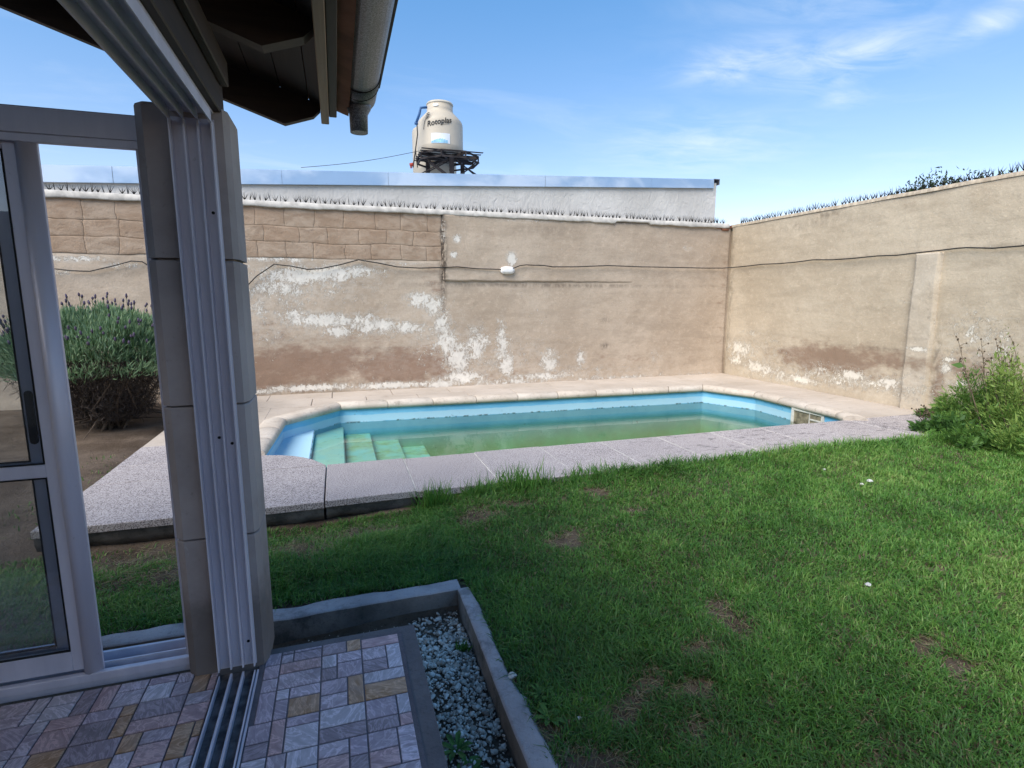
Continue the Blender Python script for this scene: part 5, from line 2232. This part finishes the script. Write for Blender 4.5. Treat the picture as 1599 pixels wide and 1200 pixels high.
def lavender():
    root = tag(empty('lavender_shrub', (LC[0], LC[1], -0.1)), 'round lavender shrub with purple flower spikes and bare woody base, left of the pool deck', 'shrub')
    n1 = 26000
    u = rng.uniform(0, 2 * math.pi, n1)
    cz = rng.uniform(0.0, 1.0, n1) ** 0.8
    rr_ = np.sqrt(np.clip(1 - cz ** 2, 0, 1))
    shell = rng.uniform(0.80, 1.0, n1)
    bump_ = 1 + 0.55 * (NZ(u * 2.4 + 3, cz * 4, 3) - 0.5)
    X = 0.98 * rr_ * np.cos(u) * shell * bump_
    Y = 0.88 * rr_ * np.sin(u) * shell * bump_
    Z = 0.74 + 0.62 * cz * shell * bump_
    hang = (cz < 0.2)
    Z = np.where(hang, Z - rng.random(n1) * 0.16 * (NZ2(u * 3, u * 0 + 2, 2)), Z)
    dr = np.stack([0.7 * rr_ * np.cos(u), 0.7 * rr_ * np.sin(u), 0.75 + cz], 1) + rng.normal(0, 0.42, (n1, 3))
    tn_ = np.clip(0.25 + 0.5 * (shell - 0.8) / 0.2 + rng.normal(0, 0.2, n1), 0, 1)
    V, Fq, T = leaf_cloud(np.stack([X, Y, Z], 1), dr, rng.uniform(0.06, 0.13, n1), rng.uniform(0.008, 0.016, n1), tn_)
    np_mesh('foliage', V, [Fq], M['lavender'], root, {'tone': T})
    # woody base
    b = MB()
    for k in range(70):
        a_ = random.uniform(0, 2 * math.pi)
        R_ = random.uniform(0.15, 0.85)
        h_ = random.uniform(0.6, 1.0)
        st_ = Vector((random.gauss(0, 0.10), random.gauss(0, 0.10), 0.0))
        en = Vector((R_ * math.cos(a_), R_ * 0.9 * math.sin(a_), h_))
        mid2 = st_.lerp(en, 0.5) + Vector((random.gauss(0, .07), random.gauss(0, .07), random.gauss(-0.05, .05)))
        r0 = random.uniform(0.008, 0.022)
        b.tube([st_, st_.lerp(mid2, .5) + Vector((random.gauss(0, .02), random.gauss(0, .02), 0)), mid2, mid2.lerp(en, .6) + Vector((random.gauss(0, .03), random.gauss(0, .03), .02)), en], [r0, r0 * .85, r0 * .7, r0 * .5, r0 * .3], 5, False)
    for k in range(26):
        a_ = random.uniform(0, 2 * math.pi)
        R_ = random.uniform(0.5, 1.0)
        b.tube([(0.1 * math.cos(a_), .1 * math.sin(a_), .1), (R_ * .5 * math.cos(a_ + .2), R_ * .5 * math.sin(a_ + .2), random.uniform(.1, .25)), (R_ * math.cos(a_), R_ * math.sin(a_), random.uniform(0.02, .2))], [.010, .008, .004], 5, False)
    b.build('branch', M['bark'], root)
    n3 = 30000
    u = rng.uniform(0, 2 * math.pi, n3)
    R_ = 0.86 * np.sqrt(rng.random(n3)) * (0.65 + 0.5 * NZ(u * 2, u * 0 + 4, 2))
    Z = rng.uniform(0.12, 0.85, n3)
    R_ = R_ * (0.45 + 0.75 * Z)
    dr = rng.normal(0, 1, (n3, 3)) + np.array([0, 0, 0.7])
    V, Fq, T = leaf_cloud(np.stack([R_ * np.cos(u), R_ * np.sin(u), Z], 1), dr, rng.uniform(0.04, 0.12, n3), rng.uniform(0.003, 0.008, n3), rng.random(n3) ** 2.5)
    np_mesh('dead_twigs', V, [Fq], M['lavender_dead'], root, {'tone': T})
    b = MB()
    c = MB()
    for k in range(210):
        a_ = random.uniform(0, 2 * math.pi)
        q = random.uniform(0.25, 1.0)
        r2 = math.sqrt(max(0, 1 - q * q))
        p = Vector((0.95 * r2 * math.cos(a_), 0.86 * r2 * math.sin(a_), 0.74 + 0.6 * q))
        d = Vector((0.35 * r2 * math.cos(a_), 0.35 * r2 * math.sin(a_), 1)) + Vector((random.gauss(0, .12), random.gauss(0, .12), 0))
        L = random.uniform(0.12, 0.27)
        e = p + d.normalized() * L
        c.tube([p, p.lerp(e, .6), e], .0028, 3, False)
        h = d.normalized() * random.uniform(0.035, 0.06)
        b.tube([e, e + h * .3, e + h * .75, e + h], [.005, .013, .011, .003], 5)
    tag(c.build('flower_stalk', M['weed'], root), kind='stuff')
    tag(b.build('flower_spike', M['flower'], root), kind='stuff')
    # a part made of hundreds of small pieces
    return root


lavender()
b = None


# ---- weeds at the right: soft green mounds, a dark leafy clump, tall seeded stalks
def mound(x, y, rx, ry, h, n_, lw, ll, label, tone0=0.5, up=0.9, name='weed_clump'):
    zg = float(ground_z(np.array([x]), np.array([y]))[0])
    root = tag(empty(name, (x, y, zg)), label, 'weeds')
    nsub = 16
    sa_, sq = rng.uniform(0, 2 * math.pi, nsub), np.sqrt(rng.random(nsub))
    cxs, cys = sq * np.cos(sa_) * 0.8, sq * np.sin(sa_) * 0.8
    hs = h * (1.1 - 0.75 * sq ** 1.5) * rng.uniform(0.55, 1.15, nsub)
    rs = rng.uniform(0.22, 0.48, nsub)
    pick = rng.integers(0, nsub, n_)
    u = rng.uniform(0, 2 * math.pi, n_)
    q = np.sqrt(rng.random(n_))
    qx = cxs[pick] + rs[pick] * q * np.cos(u)
    qy = cys[pick] + rs[pick] * q * np.sin(u)
    Z = hs[pick] * np.sqrt(np.clip(1 - 0.95 * q ** 2, 0.02, 1)) * (1 - 0.8 * rng.random(n_) ** 2.0)
    dr = np.stack([np.cos(u) * (0.2 + q), np.sin(u) * (0.2 + q), np.full(n_, up)], 1) + rng.normal(0, 0.6, (n_, 3))
    sprig = rng.random(n_) < 0.05
    Z = np.where(sprig, Z * 1.25 + 0.02, Z)
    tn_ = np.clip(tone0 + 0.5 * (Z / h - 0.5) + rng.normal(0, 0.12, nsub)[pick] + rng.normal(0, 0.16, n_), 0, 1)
    big = rng.uniform(0.5, 1.2, n_) * np.where(rng.random(n_) < 0.1, 1.9, 1.0)
    V, Fq, T = leaf_cloud(np.stack([rx * qx, ry * qy, Z], 1), dr, ll * big, lw * big * rng.uniform(0.7, 1.2, n_), tn_, 0.25)
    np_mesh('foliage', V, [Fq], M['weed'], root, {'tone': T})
    b = MB()
    for k in range(22):
        a_ = random.uniform(0, 6.28)
        qq = random.uniform(0.1, 0.8)
        b.tube([(rx * .3 * qq * math.cos(a_), ry * .3 * qq * math.sin(a_), 0), (rx * .6 * qq * math.cos(a_), ry * .6 * qq * math.sin(a_), h * .4), (rx * qq * math.cos(a_), ry * qq * math.sin(a_), h * .75)], [.005, .004, .002], 4, False)
    b.build('stem', M['weed'], root)
    return root


mound(7.08, 4.05, 0.40, 0.62, 0.92, 9500, 0.012, 0.055, 'tall bright green weed clump against the right wall', 0.78)
mound(6.75, 3.40, 0.60, 0.45, 0.52, 8000, 0.012, 0.055, 'wide bright green weed clump at the lawn edge by the picture border', 0.8)
mound(6.55, 4.22, 0.42, 0.26, 0.24, 3600, 0.022, 0.055, 'low dark green weed clump beside the deck corner', 0.22, 0.6)
mound(6.25, 3.80, 0.40, 0.22, 0.17, 2600, 0.016, 0.055, 'low feathery weed patch between lawn and taller clumps', 0.35, 0.7)
mound(7.22, 4.75, 0.16, 0.26, 0.30, 1300, 0.02, 0.06, 'small weed tuft where the deck meets the right wall', 0.45)


def stalk_plant(base, tips, label, leaves=(), r0=0.0045):
    """tall dry stalks with forked seed heads"""
    bx, by = base.x, base.y
    zg = float(ground_z(np.array([bx]), np.array([by]))[0])
    root = tag(empty('tall_weed', (bx, by, zg)), label, 'weeds')
    o = Vector((bx, by, zg))
    b, s = MB(), MB()
    for tp in tips:
        tp = tp - o
        m_ = tp * 0.5 + Vector((0.06 * random.uniform(-1, 1), 0.03, 0.05))
        b.tube([(random.uniform(-.02, .02), random.uniform(-.02, .02), 0), m_, tp], [r0, r0 * .8, r0 * .5], 5, False)
        for k in range(5):
            a_ = random.uniform(0, 6.28)
            l_ = random.uniform(0.04, 0.11)
            st_ = m_.lerp(tp, random.uniform(.35, 1.0))
            e = st_ + Vector((l_ * .8 * math.cos(a_), l_ * .6 * math.sin(a_), l_ * random.uniform(0.2, .9)))
            b.tube([st_, st_.lerp(e, .6) + Vector((0, 0, .012)), e], [r0 * .5, r0 * .45, r0 * .35], 4, False)
            s.lathe([(.002, -.010), (.007, -.005), (.009, .003), (.004, .010)], 6, Matrix.Translation(e))
        s.lathe([(.002, -.012), (.009, -.006), (.011, .004), (.004, .012)], 6, Matrix.Translation(tp))
    b.build('stalk', M['stalk'], root)
    tag(s.build('seed_head', M['stalk'], root), kind='stuff')
    if leaves:
        cen = np.array([(p - o)[:] for p in leaves])
        dr = rng.normal(0, 0.6, (len(leaves), 3)) + np.array([-0.9, 0, -0.1])
        V, Fq, T = leaf_cloud(cen, dr, rng.uniform(0.09, 0.15, len(leaves)), rng.uniform(0.05, 0.08, len(leaves)), rng.uniform(.3, .8, len(leaves)))
        np_mesh('leaf', V, [Fq], M['weed'], root, {'tone': T})


Yw = 4.45
stalk_plant(atz(1540, 690, -0.1), [atY(1496, 530, Yw), atY(1500, 560, Yw), atY(1512, 590, Yw)], 'leaning dry weed stalk with dark seed heads, nearest the pilaster', [atY(x_, y_, Yw) for x_, y_ in ((1508, 572), (1522, 616), (1518, 626), (1515, 620), (1530, 628), (1526, 600))])
stalk_plant(atz(1552, 692, -0.1), [atY(1532, 530, Yw), atY(1536, 560, Yw)], 'straight upright dry weed stalk, second from the pilaster', [atY(x_, y_, Yw) for x_, y_ in ((1548, 600), (1552, 612))])
stalk_plant(atz(1580, 700, -0.1), [atY(1555, 530, 4.3), atY(1563, 545, 4.3), atY(1548, 560, 4.3), atY(1570, 560, 4.3)], 'branching dry weed stalk with forked heads', [atY(x_, y_, 4.3) for x_, y_ in ((1578, 553), (1582, 556), (1570, 590))])
stalk_plant(atz(1620, 705, -0.1), [atY(1582, 535, 4.2), atY(1592, 565, 4.2), atY(1575, 555, 4.2)], 'tangled dry weed stalks at the picture edge', [atY(x_, y_, 4.2) for x_, y_ in ((1596, 570), (1590, 560), (1594, 580), (1597, 595))])
# dead small weed at the deck end
stalk_plant(atz(1442, 664, -0.1), [atY(1432, 644, 4.62), atY(1448, 640, 4.62), atY(1458, 650, 4.62), atY(1440, 652, 4.62), atY(1466, 652, 4.62)], 'short dead brown weed at the end of the pool deck', (), 0.005)

# ---- rosette and grass tuft in the gravel
def rosette(p, label, n_, L, W, up=0.35, name='weed_rosette'):
    zg = float(ground_z(np.array([p.x]), np.array([p.y]))[0])
    b = MB()
    for k in range(n_):
        a_ = 2 * math.pi * k / n_ + random.uniform(-.25, .25)
        l_ = L * random.uniform(.65, 1.1)
        d = Vector((math.cos(a_), math.sin(a_), 0))
        s_ = Vector((-math.sin(a_), math.cos(a_), 0))
        ctr = [(0, 0.25, 0.0), (.35, .8, up * .7), (.7, 1.0, up), (1.0, 0.1, up * .75)]
        L_, R_, C_ = [], [], []
        for t_, w_, h_ in ctr:
            q = d * l_ * t_ + Vector((0, 0, l_ * h_ + 0.008))
            C_.append(b.bm.verts.new(q - Vector((0, 0, .12 * W))))
            L_.append(b.bm.verts.new(q + s_ * W * w_ / 2))
            R_.append(b.bm.verts.new(q - s_ * W * w_ / 2))
        for i in range(3):
            b.bm.faces.new((C_[i], C_[i + 1], L_[i + 1], L_[i]))
            b.bm.faces.new((R_[i], R_[i + 1], C_[i + 1], C_[i]))
    o = b.build(name, M['weed'], None, (p.x, p.y, zg))
    at_ = o.data.attributes.new('tone', 'FLOAT', 'POINT')
    at_.data.foreach_set('value', np.clip(rng.normal(.35, .15, len(o.data.vertices)), 0, 1).astype(np.float32))
    return tag(o, label, 'weeds')


rosette(atz(712, 1172, -0.26), 'small green weed rosette in the gravel bed near the patio edge', 9, 0.085, 0.022)
rosette(atz(733, 1200, -0.25), 'broad-leaved weed in the gravel at the bottom edge of the picture', 6, 0.07, 0.05, 0.2)
rosette(atz(858, 1115, -0.13), 'larger-leaved weed growing at the kerb in the lawn', 8, 0.075, 0.022, 0.4)
rosette(atz(845, 1080, -0.13), 'pale leafy weed by the kerb beside the larger-leaved one', 10, 0.06, 0.012, 0.6)


def tuft(p, label, n_, h, spread):
    x_ = p.x + rng.normal(0, spread, n_)
    y_ = p.y + rng.normal(0, spread * .5, n_)
    zg = ground_z(x_, y_)
    cen = np.stack([x_ - p.x, y_ - p.y, zg], 1)
    dr = np.stack([rng.normal(0, .35, n_), rng.normal(0, .35, n_), np.ones(n_)], 1)
    V, Fq, T = leaf_cloud(cen, dr, h * rng.uniform(.5, 1.1, n_), rng.uniform(.005, .009, n_), np.clip(rng.normal(.5, .15, n_), .14, 1), .25)
    o = np_mesh('grass_tuft', V, [Fq], M['grass'], attrs={'tone': T})
    o.location = (p.x, p.y, 0)
    return tag(o, label, 'grass tuft')


tuft(Vector((0.515, 2.40, 0)), 'small grass tuft in the gravel against the kerb', 60, 0.07, 0.015)
tuft(Vector((0.66, 4.07, 0)), 'tall grass tuft against the deck edge, the leftmost one', 190, 0.24, 0.055)
tuft(Vector((0.98, 4.08, 0)), 'thin grass tuft against the deck edge beside the leftmost tuft', 80, 0.17, 0.05)
tuft(Vector((1.35, 4.08, 0)), 'wide grass tuft leaning over the deck edge', 240, 0.22, 0.14)
tuft(Vector((2.0, 4.10, 0)), 'shorter grass tuft at the deck edge right of the wide one', 200, 0.15, 0.18)

# small pale scraps and clods on the lawn
for (px, py, s, lab) in ((1345, 763, .018, 'tiny pale pebble on the lawn, left of a bigger white one'), (1357, 759, .028, 'white pebble lying on the far lawn'), (1355, 918, .018, 'small white pebble alone in the middle of the lawn'), (1286, 742, .014, 'tiny white pebble on the lawn toward the deck'),
                         (800, 1050, .02, 'small pale stone on the kerb'), (905, 1115, .012, 'small pale pebble in the lawn beside the kerb')):
    p = atz(px, py, -0.13)
    t = bmesh.new()
    bmesh.ops.create_icosphere(t, subdivisions=2, radius=1)
    for v in t.verts:
        v.co = Vector((v.co.x * s, v.co.y * s * .8, v.co.z * s * .55)) * (1 + .18 * random.uniform(-1, 1))
    b = MB()
    b.join(t)
    zg = float(ground_z(np.array([p.x]), np.array([p.y]))[0])
    o = b.build('pebble', M['paper'], None, (p.x, p.y, zg + (.025 if px > 1000 else .02)))
    tag(o, lab, 'pebble', 'pale pebbles on the lawn')

# ---- tree behind the right wall
root = tag(empty('tree', (8.6, 6.1, -0.25)), 'dark leafy tree top showing above the right garden wall', 'tree')
b = MB()
b.tube([(0, 0, 0), (.03, .02, 1.2), (-.02, .05, 2.2), (.0, 0, 2.9)], [.10, .085, .06, .03], 8)
for k in range(12):
    a_ = random.uniform(0, 6.28)
    b.tube([(0, 0, 1.9 + .06 * k), (.35 * math.cos(a_), .5 * math.sin(a_), 2.35 + .05 * k), (.5 * math.cos(a_), .85 * math.sin(a_), 2.75 + .04 * k)], [.03, .02, .006], 5, False)
b.build('trunk', M['bark'], root)
n_ = 9000
u = rng.uniform(0, 6.28, n_)
q = rng.random(n_) ** .5
zz2 = rng.uniform(-1, 1, n_)
rr2 = np.sqrt(1 - zz2 ** 2) * q
lump = .6 + .8 * NZ(u * 2, zz2 * 2 + 5, 3)
cen = np.stack([.62 * rr2 * np.cos(u) * lump, 1.05 * rr2 * np.sin(u) * lump, 2.94 + .5 * zz2 * q * lump + .10 * NZ3(u * 9, q * 9, 2)], 1)
V, Fq, T = leaf_cloud(cen, rng.normal(0, 1, (n_, 3)) + np.array([0, 0, .6]), rng.uniform(.03, .075, n_), rng.uniform(.015, .03, n_), rng.random(n_))
np_mesh('crown', V, [Fq], M['dark_leaf'], root, {'tone': T})
